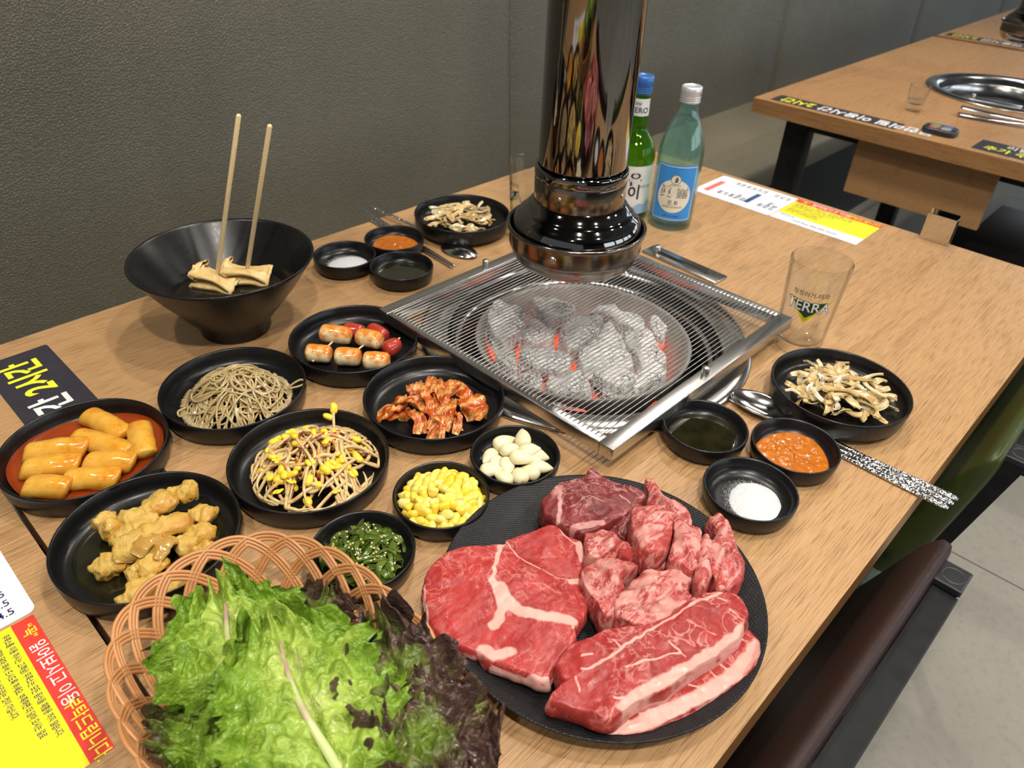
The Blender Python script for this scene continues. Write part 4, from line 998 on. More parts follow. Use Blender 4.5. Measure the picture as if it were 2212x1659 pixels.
def salt(label, x, y, R, dx, dy, seed):
    rnd = random.Random(seed); b = MB(); n = 60; nr = 14; v = [(dx, dy, .0045)]; f = []
    for i in range(1, nr + 1):
        s = i / nr
        for k in range(n):
            a = 2 * PI * k / n; r = R * s * (1 + .06 * math.sin(2 * a + seed) + .04 * nz((math.cos(a), math.sin(a), 0), 3, seed))
            p = (r * math.cos(a), r * math.sin(a), 0); v.append((p[0] + dx, p[1] + dy, .0048 * (1 - s * s) + .0012 * nz(p, 180, seed) * (1 - s) - (.0004 if i == nr else 0)))
    for k in range(n): f.append((0, 1 + k, 1 + (k + 1) % n))
    for i in range(nr - 1):
        for k in range(n):
            a = 1 + i * n; f.append((a + k, a + n + k, a + n + (k + 1) % n, a + (k + 1) % n))
    b.add((v, f))
    for _ in range(2600):
        a = rnd.random() * 2 * PI; r = R * (.86 + abs(rnd.gauss(0, .16))); px, py = dx + r * math.cos(a), dy + r * math.sin(a)
        if math.hypot(px, py) > .034: continue
        s = .00024 + rnd.random() * .0002
        b.add(([(px - s, py, .0001), (px + s * .5, py + s * .8, .0001), (px + s * .5, py - s * .8, .0001), (px, py, s * 1.8)], [(0, 2, 1), (0, 1, 3), (1, 2, 3), (2, 0, 3)]))
    o = b.build('salt_heap', m_salt, None, loc=(x, y, T + .0058)); tag(o, label, 'salt', kind='stuff')
salt('heap of white salt grains in the dish nearest the meat plate', *D['salt'], .0255, .003, -.007, 1)
salt('heap of white salt grains in the dish beside the soup bowl', *D['bsalt'], .0265, .002, -.004, 2)

# ================================================================== rice cakes in red sauce
g = NG('red_sauce'); g.p(Base_Color=g.ramp(g.noise(30, 3), [(.3, (.20, .028, .004)), (.7, (.28, .045, .006))]), Roughness=.12); m_redsauce = g.m
g = NG('sauced_rice_cake'); _n = g.noise(60, 3)
g.p(Base_Color=g.mix(g.ramp(g.noise(420, 2), [(.66, 0.0), (.72, .6)]), g.ramp(_n, [(.3, (.66, .39, .07)), (.55, (.62, .31, .03)), (.75, (.50, .15, .010))]), (.40, .06, .01)), Roughness=.16, Coat_Weight=.3); sss(g, .3, (.006, .003, .001)); m_tteok = g.m
sauce('red_sauce', 'thin orange-red sauce pooled around the rice cakes', 'sauce', *D['tteok'], .0655, .0138, m_redsauce, .0006, 1)
TT = [((136.3, 685.0), (151.7, 626.4)), ((166.0, 635.7), (149.6, 585.2)), ((114.5, 659.2), (143.3, 599.8)), ((73.3, 664.2), (118.8, 632.4)), ((63.5, 643.0), (105.2, 616.2)), ((107.3, 614.4), (140.3, 583.1)), ((84.4, 605.4), (122.0, 573.9)), ((59.2, 618.1), (86.7, 588.8))]
for i, (a, b) in enumerate(TT):
    A = Vector((a[0] * 1e-3, a[1] * 1e-3, .0185)); B = Vector((b[0] * 1e-3, b[1] * 1e-3, .0175 + .002 * (i % 2)))
    c = (A + B) / 2; up = Vector((0, 0, .002)); r = .0112 if i != 1 else .0116
    v, f = blob([A - c, up * .8, B - c], r, 22, .0008, 60, i * 3.1, .86, 9.0, 34)
    # slanted cut ends
    d = (B - A).normalized(); v = [Vector(q) + d * (Vector(q).z * .45) for q in v]
    tag(obj('rice_cake', meshdata('rice_cake', v, f, m_tteok), None, (c.x, c.y, T + c.z)), ['orange-glazed cylinder rice cake in red sauce, at the back of the dish', 'orange-glazed rice cake standing along the right rim of the sauced dish', 'slanted orange rice cake in the middle of the red sauce', 'upper of the three long rice cakes on the left of the red sauce', 'middle rice cake of the three on the left of the red sauce', 'short rice cake end to end with the middle left one', 'rice cake near the front rim of the red sauce dish', 'frontmost rice cake at the lower left rim of the red sauce dish'][i], 'rice cake', 'rice cakes in red sauce')

# ================================================================== rice cake and sausage skewers
g = NG('glazed_white_rice_cake'); z_ = g.n('SeparateXYZ', i_0=g.tc.outputs['Object']).outputs[2]
gl = g.ramp(g.math('ADD', g.math('MULTIPLY_ADD', z_, 48.0, .24), g.math('MULTIPLY', g.math('SUBTRACT', g.noise(70, 3), .5), 2.6)), [(.15, 0.0), (.6, 1.0)])
g.p(Base_Color=g.mix(g.ramp(g.noise(500, 2), [(.66, 0.0), (.70, .8)]), g.mix(gl, (.70, .58, .34), g.ramp(g.noise(80, 3), [(.3, (.66, .30, .04)), (.7, (.58, .15, .02))])), (.30, .03, .008)), Roughness=.17, Coat_Weight=.4); sss(g, .25, (.006, .004, .002)); m_rice = g.m
g = NG('red_sausage'); g.p(Base_Color=g.ramp(g.noise(60, 4), [(.3, (.42, .045, .025)), (.7, (.30, .028, .018))]), Roughness=.18, Coat_Weight=.4); sss(g, .15); m_saus = g.m
def pieces(L, name, mat, r, z, lab, cat, grp, power=4.0):
    for i, (a, b) in enumerate(L):
        A = Vector((a[0] * 1e-3, a[1] * 1e-3, z)); B = Vector((b[0] * 1e-3, b[1] * 1e-3, z)); c = (A + B) / 2
        v, f = blob([A - c, Vector((0, 0, .0006)), B - c], r, 20, .0009, 70, i * 5.3 + z * 999, .96, power, 22)
        tag(obj(name, meshdata(name, v, f, mat), None, (c.x, c.y, T + z)), lab[i], cat, grp)
pieces([((353.7, 636.8), (372.1, 612.5)), ((372.1, 609.1), (393.8, 587.0)), ((390.4, 581.4), (410.9, 558.7))], 'skewered_rice_cake', m_rice, .0106, .0165, ['pale skewered rice cake at the left end of the front skewer', 'pale skewered rice cake in the middle of the front skewer', 'orange skewered rice cake at the right end of the front skewer'], 'rice cake', 'skewered rice cakes')
pieces([((384.1, 652.5), (406.1, 620.8)), ((411.3, 618.8), (423.9, 589.1))], 'skewered_rice_cake', m_rice, .0108, .0225, ['large red-glazed skewered rice cake on the left of the back row', 'red-glazed skewered rice cake in front of the rear sausage'], 'rice cake', 'skewered rice cakes')
pieces([((417.1, 576.4), (438.7, 579.2)), ((434.7, 625.9), (434.0, 597.0)), ((410.8, 645.8), (423.1, 622.6))], 'skewered_sausage', m_saus, .0096, .0190, ['red cocktail sausage at the right end of the skewers', 'red cocktail sausage at the back of the skewers', 'red cocktail sausage behind the large glazed rice cake'], 'sausage', 'skewered sausages', 3.0)
for i, (a, b, l) in enumerate((((392, 566, 14), (446, 585, 21), 'thin bamboo skewer with its tip beyond the right sausage'), ((371, 596, 14), (428, 607, 21), 'thin bamboo skewer through the middle rice cakes'), ((351, 620, 14), (408, 640, 21), 'thin bamboo skewer through the left rice cakes'))):
    A = Vector(a) * 1e-3; B = Vector(b) * 1e-3
    tag(obj('thin_skewer', meshdata('thin_skewer', *tube([A - A, (B - A) * .97, B - A], [.0011, .0011, .0003], 8), m_stick), None, (A.x, A.y, T + A.z)), l, 'skewer', 'thin bamboo skewers')

# ================================================================== garlic
g = NG('peeled_garlic'); g.p(Base_Color=g.ramp(g.noise(40, 3), [(.3, (.80, .74, .50)), (.7, (.74, .66, .40))]), Roughness=.30); sss(g, .35, (.006, .005, .003)); g.bump(g.noise(1.0, 2, vec=g.coord((300, 300, 40))), .08, .0005); m_garlic = g.m
m_root = PM('garlic_root', (.36, .22, .10), None, 60, .7)
def garlic_me(i):
    v, f = blob([(0, -.0108, 0), (0, 0, .0010), (.0006, .0112 + .002 * (i % 2), .0006)], lambda t: .0088 * (1.0 - .70 * t ** 2.0), 18, .0004, 80, i * 4.4, .78, 1.25, 22)
    return meshdata('garlic_clove', v, f, m_garlic)
gme = [garlic_me(i) for i in range(5)]; root_me = meshdata('root_end', *lathe([(0, .0009), (.0014, .0007), (.0020, 0)], 12), m_root)
GP = [(377.6, 375.9, .2), (397.7, 375.4, 2.9), (409.9, 369.3, 1.2), (413.9, 360.0, 4.0), (410.0, 345.8, 2.6), (416.7, 338.2, 2.2), (374.7, 363.1, .4), (378.0, 349.8, .9), (393.5, 343.9, 2.2), (361.2, 358.2, 2.4), (392.4, 328.5, 5.1), (403.8, 323.9, 2.2), (364.5, 341.8, 5.0), (377.7, 329.7, 4.2), (394.9, 361.8, 2.7), (402.7, 331.3, 1.0)]
for i, (x, y, r) in enumerate(GP):
    z = .0118 + (.0085 if i in (1, 3, 4, 8, 14) else 0.002 * (i % 2)) + (.005 if i == 3 else 0)
    x, y = D['garlic'][0] * 1e3 + (x - D['garlic'][0] * 1e3 + 3) * .84, D['garlic'][1] * 1e3 + (y - D['garlic'][1] * 1e3 + 2) * .84
    o = tag(obj('garlic_clove', gme[i % 5], None, (x * 1e-3, y * 1e-3, T + z), (.15 * math.sin(i * 2.3), .35 * math.sin(i * 1.7), r + PI * .5)), 'pale peeled garlic clove in the small black dish', 'garlic', 'peeled garlic cloves')
    if i in (0, 2, 6, 7, 13): obj('root_end', root_me, o, (0, -.0106, .0002), (PI / 2, 0, 0))

# ================================================================== sweet corn
g = NG('sweet_corn'); g.p(Base_Color=g.ramp(g.n('ObjectInfo').outputs['Random'], [(.1, (.84, .58, .045)), (.6, (.86, .66, .11)), (.95, (.82, .68, .22))]), Roughness=.2); sss(g, .35, (.006, .004, .001)); g.bump(g.noise(120, 2), .1, .001); m_corn = g.m
def corn_me(i):
    v, f = blob([(0, 0, -.0042), (0, 0, 0), (0, 0, .0046)], lambda t: .0026 + .0021 * t ** .7, 14, .0004, 160, i * 8.1, .72, 2.2, 12)
    v = [Vector((q[0], q[1], q[2] - (.0010 * max(0, 1 - (math.hypot(q[0], q[1]) / .003) ** 2) if q[2] > .003 else 0))) for q in map(Vector, v)]
    return meshdata('corn_kernel', v, f, m_corn)
cme = [corn_me(i) for i in range(6)]; rnd = random.Random(3); CK = []
def heap_scatter(n, R, z0, hm, md, rnd, tries=60):
    out = []
    for _ in range(n):
        best = None
        for _t in range(tries):
            a = rnd.random() * 2 * PI; r = R * math.sqrt(rnd.random()); p = Vector((r * math.cos(a), r * math.sin(a), z0 + hm * (1 - (r / R) ** 2)))
            d = min([(p - q).length for q in out] or [9])
            if best is None or d > best[0]: best = (d, p)
            if d > md: break
        if best[0] > md * .72: out.append(best[1])
    return out
for z0, hm, n, md in ((.0095, .006, 46, .0078), (.0135, .0125, 85, .0080)):
    for p in heap_scatter(n, .0345, z0, hm, md, rnd):
        o = obj('corn_kernel', rnd.choice(cme), None, (D['corn'][0] + p.x, D['corn'][1] + p.y - .001, T + p.z), (rnd.uniform(0, 3.1), rnd.uniform(-.9, .9), rnd.uniform(0, 6.3)))
        s = rnd.uniform(1.22, 1.5); o.scale = (s, s, s); tag(o, 'plump yellow sweet corn kernel in the small black dish', 'corn', 'sweet corn kernels')

# ================================================================== glass noodles: a tangled heap nobody could count
def strand(rnd, R, z0, hm, turns, n=46, h_off=0.0, cx=0, cy=0):
    P = []; a = rnd.uniform(0, 6.3); r0 = R * rnd.random() ** .6; x, y = r0 * math.cos(a), r0 * math.sin(a); d = rnd.uniform(0, 6.3); k = rnd.uniform(-1, 1)
    lift = rnd.uniform(.35, 1.0)
    for i in range(n):
        k += rnd.gauss(0, .16); k *= .96; d += k * .33
        nx, ny = x + math.cos(d) * .0036, y + math.sin(d) * .0036
        if math.hypot(nx, ny) > R: d += .9 * (1 if (x * math.sin(d) - y * math.cos(d)) < 0 else -1); nx, ny = x + math.cos(d) * .0028, y + math.sin(d) * .0028
        if math.hypot(nx, ny) > R * 1.1: s = R / math.hypot(nx, ny); nx *= s; ny *= s
        x, y = nx, ny; rr = min(1, math.hypot(x, y) / R)
        P.append((cx + x, cy + y, z0 + hm * lift * (1 - rr ** 2.0) ** .8 + .0012 * math.sin(i * .4 + a) + h_off))
    return P
g = NG('glass_noodle'); g.p(Base_Color=g.ramp(g.noise(50, 2), [(.3, (.48, .34, .14)), (.7, (.60, .46, .23))]), Roughness=.08, Transmission_Weight=.25, Coat_Weight=1.0); sss(g, .3, (.005, .004, .002)); m_noodle = g.m
rnd = random.Random(11); b = MB()
for i in range(185):
    b.add(tube(spline(strand(rnd, .050, .0080, .034, 1, 38), 66), .00112, 6, .85))
for P in ([(.047, -.022, .012), (.053, -.026, .018), (.060, -.029, .020), (.061, -.034, .018), (.054, -.032, .016), (.046, -.026, .014)], [(-.045, .018, .012), (-.053, .020, .010), (-.055, .013, .009), (-.048, .010, .011)]):
    b.add(tube(spline(P, 30), .0012, 8))
tag(b.build('glass_noodles', m_noodle, None, loc=(D['japchae'][0] - .001, D['japchae'][1] - .004, T)), 'tangled heap of translucent brown glass noodles', 'noodles', kind='stuff')
b = MB(); rs = random.Random(5)
for i in range(46):
    a = rs.random() * 6.3; r = .04 * rs.random() ** .5; b.add(blob([(-.0012, 0, 0), (.0013, 0, 0)], .0008, 6, 0, n=5), M=Matrix.Translation((r * math.cos(a), r * math.sin(a), .011 + .029 * (1 - (r / .046) ** 2) ** .8)) @ Matrix.Rotation(rs.random() * 6, 4, 'Z'))
tag(b.build('sesame_seeds', PM('sesame_seed', (.72, .55, .28), None, 80, .5), None, loc=(D['japchae'][0], D['japchae'][1] - .004, T)), 'sesame seeds sprinkled over the glass noodles', 'seeds', kind='stuff')

# ================================================================== soybean sprouts
g = NG('sprout_stem'); g.p(Base_Color=g.ramp(g.noise(70, 3), [(.3, (.54, .36, .14)), (.52, (.62, .46, .22)), (.72, (.50, .20, .05))]), Roughness=.22, Coat_Weight=.2); sss(g, .3, (.005, .004, .002)); m_stem = g.m
g = NG('sprout_bean'); g.p(Base_Color=g.ramp(g.noise(90, 2), [(.3, (.84, .62, .04)), (.7, (.74, .50, .03))]), Roughness=.25); sss(g, .2, (.004, .003, .001)); m_bean = g.m
bean_me = meshdata('bean_head', *blob([(0, -.0060, 0), (.0008, 0, 0), (0, .0060, 0)], .0038, 12, .0002, 100, 1, .75, 1.3, 12), m_bean)
bean2 = MB().add(blob([(-.0014, -.0046, 0), (-.0022, 0, .0004), (-.001, .0046, 0)], .0023, 10, 0, n=10, flat=.6, power=1.3)).add(blob([(.0014, -.0044, 0), (.0026, 0, .0008), (.003, .0046, .001)], .0022, 10, 0, n=10, flat=.6, power=1.3))
bean2_me = meshdata('bean_head', bean2.v, bean2.f, m_bean)
rnd = random.Random(21)
SPC = Vector((D['sprout'][0] + .0035, D['sprout'][1] - .0035, T))
for i in range(128):
    top = i > 46
    R = .053; a = rnd.uniform(0, 6.3); r = R * rnd.random() ** .55 * (.9 if top else 1); x, y = r * math.cos(a), r * math.sin(a); d = rnd.gauss(.75, .8) + (PI if rnd.random() < .5 else 0); n = rnd.randint(12, 22); k = rnd.gauss(0, .07); P = []; lift = rnd.uniform(.75, 1.0) if top else rnd.uniform(.2, .7)
    for j in range(n):
        k += rnd.gauss(0, .035); d += k; x += math.cos(d) * .0027; y += math.sin(d) * .0027
        q = math.hypot(x, y)
        if q > .057: x *= .057 / q; y *= .057 / q; d += .25
        q = math.hypot(x, y); P.append(Vector((x, y, .0095 + .031 * lift * max(0, 1 - (q / .061) ** 2) + .0012 * math.sin(j * .5 + i))))
    c = P[0].copy(); rr = rnd.uniform(.0014, .0020)
    Q = spline([p - c for p in P], 30); rad = [rr * (1 - .75 * max(0, (t / 29 - .72) / .28)) for t in range(30)]
    o = tag(obj('soybean_sprout', meshdata('soybean_sprout', *tube(Q, rad, 7), m_stem), None, SPC + c), 'seasoned soybean sprout with pale stem in the heap', 'bean sprout', 'seasoned soybean sprouts')
    if i % 5 < 3: obj('bean_head', bean_me if i % 3 else bean2_me, o, (-(Q[1] - Q[0]).normalized() * .003) + Vector((0, 0, .0004)), (rnd.uniform(-.5, .5), rnd.uniform(-.5, .5), rnd.uniform(0, 6.3)))
o = tag(obj('soybean_sprout', meshdata('soybean_sprout', *tube(spline([(0, 0, 0), (.006, .008, .013), (.013, .018, .016)], 20), .0014, 8), m_stem), None, SPC + Vector((.030, .012, .020))), 'soybean sprout sticking up above the rest of the heap', 'bean sprout', 'seasoned soybean sprouts')
obj('bean_head', bean_me, o, (.015, .021, .0175), (.8, .2, -.5)); obj('bean_head', bean_me, o, (.006, .016, .015), (.3, .4, .7))
b = MB(); rs = random.Random(9)
for i in range(150):
    a = rs.random() * 6.3; r = .045 * rs.random() ** .5; s = rs.uniform(.0006, .0015)
    M4 = Matrix.Translation((r * math.cos(a), r * math.sin(a), .0115 + .031 * max(0, 1 - (r / .056) ** 2) - rs.random() * .004)) @ Matrix.Rotation(rs.random() * 6, 4, 'Z') @ Matrix.Rotation(rs.random() * 6, 4, 'X')
    b.add(box(-s, s, -s * .7, s * .7, -s * .25, s * .25), M=M4)
tag(b.build('chilli_flakes', PM('chilli_flake', (.42, .05, .012), (.26, .02, .008), 300, .35), None, loc=SPC), 'red chilli flakes scattered over the soybean sprouts', 'chilli flakes', kind='stuff')

# ================================================================== kimchi, onions, seaweed: bent leafy strips
def strip(path, w, th, ruf, seed, nw=8, n=34, taper=.3, cup=0.0, flat=(0, 0, 1)):
    """a bent strip with thickness: path in 3-D, width w across, ruffled"""
    P = spline(path, n); v = []; f = []; m = n * (nw + 1)
    for s_ in (1, -1):
        for i, p in enumerate(P):
            t = (P[min(i + 1, n - 1)] - P[max(i - 1, 0)]).normalized(); bi = t.cross(Vector(flat)); bi = bi.normalized() if bi.length > 1e-6 else Vector((1, 0, 0)); nn = bi.cross(t)
            u = i / (n - 1); ww = w * (1 - taper * abs(2 * u - 1) ** 3) * (1 + .16 * nz((u * 3, seed, 0), 2, seed))
            for k in range(nw + 1):
                c = k / nw - .5; z = cup * (4 * c * c) * w + ruf * nz((u * 3.2, c * 2.2, seed), 1.6, seed)
                tt = th * (1 - .5 * abs(2 * c) ** 4) * .5
                v.append(p + bi * (c * ww) + nn * (z + s_ * tt))
    for s_ in (0, 1):
        for i in range(n - 1):
            for k in range(nw):
                a = s_ * m + i * (nw + 1) + k; q = (a, a + 1, a + nw + 2, a + nw + 1); f.append(q[::-1] if s_ == 0 else q)
    for i in range(n - 1):
        for k in (0, nw): a = i * (nw + 1) + k; f.append((a, a + nw + 1, a + nw + 1 + m, a + m) if k == 0 else (a, a + m, a + nw + 1 + m, a + nw + 1))
    for i in (0, n - 1):
        for k in range(nw): a = i * (nw + 1) + k; f.append((a, a + m, a + 1 + m, a + 1) if i == 0 else (a, a + 1, a + 1 + m, a + m))
    return v, f
g = NG('kimchi_cabbage'); nA = g.noise(1.0, 5, .65, vec=g.coord((42, 130, 60), (0, 0, .8))); nB = g.noise(420, 2)
g.p(Base_Color=g.mix(g.ramp(nB, [(.62, 0.0), (.68, .8)]), g.ramp(nA, [(.36, (.70, .46, .21)), (.46, (.60, .27, .07)), (.55, (.46, .085, .010)), (.70, (.32, .030, .005))]), (.30, .026, .006)), Roughness=.2, Coat_Weight=.3); sss(g, .05, (.004, .003, .001)); g.bump(g.noise(170, 3), .35, .0012); m_kimchi = g.m
KP = [(357.7, 487.7, 2.3, .030, .020), (372.1, 480.5, 2.1, .026, .017), (391.4, 492.9, -2.2, .034, .013), (401.5, 482.4, -2.2, .046, .012), (409.6, 471.5, -2.35, .050, .012), (421.9, 464.5, -2.4, .034, .018), (420.3, 438.4, -2.3, .034, .028), (362.6, 455.4, -2.35, .034, .016), (378.0, 455.8, -2.2, .044, .013), (386.8, 443.6, -2.3, .044, .014), (391.9, 432.1, -2.3, .032, .016), (370.9, 439.3, -2.3, .034, .016), (384.0, 470.0, -2.2, .040, .016), (398.0, 455.0, -2.35, .044, .014)]
rnd = random.Random(17); KL = []
for i, (x, y, a, L, w) in enumerate(KP):
    if i in (0, 6): KL.append((x, y, a, L * 1.1, w, i)); KL.append((x + 3, y - 4, a + .4, L * .8, w * .5, -1)); continue
    for q in range(2): KL.append((x + rnd.uniform(-5, 5), y + rnd.uniform(-5, 5), a + rnd.gauss(0, .28), L * rnd.uniform(.9, 1.25), w * rnd.uniform(.5, .85), -1))
for j, (x, y, a, L, w, i) in enumerate(KL):
    d = Vector((math.cos(a), math.sin(a), 0)); r = math.hypot(x * 1e-3 - .3935, y * 1e-3 - .4600); z = .010 + .022 * max(0, 1 - (r / .052) ** 2) * rnd.uniform(.65, 1.0)
    pth = [-d * L / 2 + Vector((0, 0, -.005)), -d * L / 4 + Vector((.001, .002, .001)), Vector((0, 0, .003)), d * L / 4 + Vector((.002, -.001, .0015)), d * L / 2 + Vector((0, 0, -.006))]
    tag(obj('kimchi_piece', meshdata('kimchi_piece', *strip(pth, w, rnd.uniform(.0018, .0034), .0045, j * 3.7 + 1, cup=rnd.uniform(-.22, .12), nw=8, n=30, flat=(rnd.uniform(-.5, .5), rnd.uniform(-.5, .5), .8)), m_kimchi), None, (x * 1e-3, y * 1e-3, T + z)), 'red seasoned cabbage kimchi strip in the heap' if i < 0 else ('broad kimchi piece lying apart at the left of its dish' if i == 0 else 'folded kimchi piece lying at the right of its dish'), 'kimchi', 'kimchi pieces')
g = NG('soy_onion'); g.p(Base_Color=g.ramp(g.math('ADD', g.noise(45, 3), g.math('MULTIPLY', g.n('ObjectInfo').outputs['Random'], .32)), [(.42, (.78, .74, .64)), (.56, (.72, .57, .30)), (.85, (.56, .36, .13))]), Roughness=.18, Transmission_Weight=.1, Coat_Weight=.3); sss(g, .3, (.006, .005, .003)); m_onion = g.m
def onions(key, n, seed, lab, grp, z0=.013):
    rnd = random.Random(seed); cx, cy = D[key]
    for i in range(n):
        r = .046 * rnd.random() ** .6; a = rnd.uniform(0, 6.3); q = Vector((r * math.cos(a), r * math.sin(a), 0)); z = z0 - .001 + .0185 * max(0, 1 - (r / .055) ** 2) * rnd.uniform(.3, 1)
        R = rnd.uniform(.013, .023); span = rnd.uniform(1.4, 3.4); a0 = rnd.uniform(0, 6.3); e = rnd.uniform(.55, 1.0); rot = rnd.uniform(0, 3.1); path = []
        for k in range(9):
            t = a0 + span * (k / 8 - .5); px, py = R * math.cos(t), R * e * math.sin(t); px -= R * math.cos(a0); py -= R * e * math.sin(a0)
            p = Vector((px * math.cos(rot) - py * math.sin(rot), px * math.sin(rot) + py * math.cos(rot), .0015 * math.sin(k * .8 + i))); 
            w = p + q; m = w.length
            if m > .059: w *= .059 / m; p = w - q + Vector((0, 0, 0))
            p.z = .0015 * math.sin(k * .8 + i); path.append(p)
        o = tag(obj('onion_slice', meshdata('onion_slice', *strip(path, rnd.uniform(.0045, .0078), .0020, .0014, i + seed * 50, nw=4, n=22, taper=.2, flat=(rnd.uniform(-.9, .9), rnd.uniform(-.9, .9), .7)), m_onion), None, (cx + q.x, cy + q.y, T + .0042 + z)), lab, 'onion', grp)
onions('onion', 84, 1, 'soy-seasoned onion slice in the deep dish beside the front glass', 'onion slices in the front dish')
onions('bonion', 56, 2, 'soy-seasoned onion slice in the deep dish near the bench', 'onion slices in the back dish')
g = NG('seaweed_stem'); g.p(Base_Color=g.ramp(g.noise(60, 3), [(.3, (.055, .105, .010)), (.7, (.12, .17, .022))]), Roughness=.14, Coat_Weight=.4); sss(g, .2, (.003, .004, .001)); m_weed = g.m
rnd = random.Random(31); b = MB()
for i in range(125):
    r = .030 * rnd.random() ** .5; a = rnd.uniform(0, 6.3); c = Vector((r * math.cos(a), r * math.sin(a), .009 + .020 * (1 - (r / .036) ** 2) * rnd.uniform(.4, 1))); d = rnd.uniform(0, 6.3); L = rnd.uniform(.009, .016); dd = Vector((math.cos(d), math.sin(d), 0)); pp = Vector((-dd.y, dd.x, 0))
    pth = [c - dd * L + Vector((0, 0, -.004)), c - dd * L * .4 + pp * rnd.uniform(-.004, .004), c + dd * L * .4 + pp * rnd.uniform(-.003, .003) + Vector((0, 0, .001)), c + dd * L + Vector((0, 0, -.003 + (.012 if i in (3, 30, 55) else 0)))]
    pth = [p * (1 if math.hypot(p.x, p.y) < .033 else .033 / math.hypot(p.x, p.y)) if math.hypot(p.x, p.y) > .033 else p for p in pth]
    b.add(strip(pth, rnd.uniform(.0028, .0052), .0009, .0012, i, nw=3, n=16, taper=.5, flat=(rnd.uniform(-.8, .8), rnd.uniform(-.8, .8), .6)))
tag(b.build('seaweed_salad', m_weed, None, loc=(*D['seaweed'], T)), 'glossy green shredded seaweed salad heaped in the small dish', 'seaweed', kind='stuff')
b = MB(); rs = random.Random(6)
for i in range(60):
    a = rs.random() * 6.3; r = .030 * rs.random() ** .5; b.add(blob([(-.0011, 0, 0), (.0012, 0, 0)], .0008, 6, 0, n=5), M=Matrix.Translation((r * math.cos(a), r * math.sin(a), .0125 + .019 * (1 - (r / .036) ** 2))) @ Matrix.Rotation(rs.random() * 6, 4, 'Z'))
tag(b.build('sesame_seeds', PM('pale_seed', (.60, .50, .20), None, 80, .5), None, loc=(*D['seaweed'], T)), 'pale seeds sprinkled over the seaweed salad', 'seeds', kind='stuff')

# ================================================================== fried meat strips
g = NG('fried_batter'); nA = g.noise(45, 4, .6)
g.p(Base_Color=g.ramp(nA, [(.28, (.62, .43, .12)), (.50, (.56, .35, .065)), (.64, (.50, .24, .03)), (.8, (.42, .15, .014))]), Roughness=g.ramp(g.noise(60, 2), [(.4, .5), (.62, .16)]), Coat_Weight=.2); sss(g, .07, (.005, .003, .001)); g.bump(g.noise(190, 5, .65), .9, .0028); m_fried = g.m
FP = [((90.3, 535.8), (93.2, 507.6), .0075, .024), ((96.6, 515.5), (146.1, 518.1), .0085, .026), ((138.5, 519.3), (160.5, 506.4), .0075, .025), ((83.0, 503.8), (127.8, 496.9), .0090, .022), ((65.2, 494.8), (90.4, 480.8), .0080, .018), ((77.2, 483.2), (141.8, 482.6), .0095, .027), ((143.7, 491.4), (155.6, 475.1), .0072, .020), ((117.3, 463.5), (150.6, 465.6), .0080, .022), ((124.8, 450.2), (141.9, 443.6), .0075, .018), ((78.1, 462.3), (107.6, 452.6), .0078, .021), ((63.3, 445.2), (97.9, 441.6), .0088, .018), ((93.6, 437.5), (112.5, 429.0), .0072, .016)]
FL = ['upright battered strip at the left end of the fried heap', 'long battered strip at the back of the fried heap', 'battered strip tip with orange sauce at the back right', 'wide battered strip in the second row of the fried heap', 'battered strip end pointing out at the left', 'longest battered strip across the middle of the fried heap', 'short battered piece at the right of the fried heap', 'smooth battered strip in front of the short right piece', 'small battered piece at the far right front, near the basket', 'battered strip under the onion sauce', 'plump battered strip at the front of the fried dish', 'battered piece half hidden behind the basket rim']
for i, (a, b_, r, z) in enumerate(FP):
    A = Vector((a[0] * 1e-3, a[1] * 1e-3, z)); B = Vector((b_[0] * 1e-3, b_[1] * 1e-3, z - .001)); c = (A + B) / 2; pp = (B - A).cross(Vector((0, 0, 1))) * .10 * math.sin(i * 1.9)
    v, f = blob([A - c, (A - c) * .4 + pp, (B - c) * .4 + pp + Vector((0, 0, .002)), B - c], lambda t, i=i, r=r: r * 1.28 * (1 + .16 * math.sin(t * 9 + i)), 24, .0034, 105, i * 6.1, .78, 2.4, 34)
    tag(obj('fried_strip', meshdata('fried_strip', v, f, m_fried), None, (c.x, c.y, T + c.z - .003)), FL[i], 'fried meat', 'fried battered meat strips')
sauce('brown_sauce', 'thin dark sauce pooled in the fried meat dish', 'sauce', *D['fried'], .0600, .0078, m_oil, 0, 7)
g = NG('glazed_onion'); g.p(Base_Color=g.ramp(g.noise(60, 3), [(.3, (.56, .28, .04)), (.7, (.60, .38, .10))]), Roughness=.1, Transmission_Weight=.3, Coat_Weight=.5); sss(g, .3); m_glaze = g.m
for i, (x, y, z, a, l) in enumerate(((.110, .4630, .030, .5, 'translucent glazed onion petal on the fried strips, right one'), (.1015, .4720, .0335, .3, 'translucent glazed onion petal on the fried strips, left one'))):
    d = Vector((math.cos(a), math.sin(a), 0)); 
    tag(obj('onion_petal', meshdata('onion_petal', *strip([-d * .012 + Vector((0, 0, -.003)), Vector((0, 0, .002)), d * .012 + Vector((0, 0, -.003))], .017, .0016, .002, i + 9, cup=-.15), m_glaze), None, (x, y, T + z)), l, 'onion', 'glazed onion petals')

# ================================================================== lettuce basket
m_basket = PM('tan_plastic', (.50, .235, .085), (.44, .195, .066), 30, .38)
BC = (.1083, .2784); BA, BB, BN = .0865, .130, 2.45
def rim(a, s): 
    c, d = math.cos(a), math.sin(a); k = (abs(c / BA) ** BN + abs(d / BB) ** BN) ** (-1 / BN)
    return Vector((c * k * s, d * k * s, 0))
def wall(a, u):
    u = max(0.0, u); return rim(a, .60 + .40 * u ** .9) + Vector((0, 0, .004 + .054 * u ** 1.35))
bk = thing('lettuce_basket', 'oval tan plastic basket of looped open weave holding lettuce', 'basket', (*BC, T))
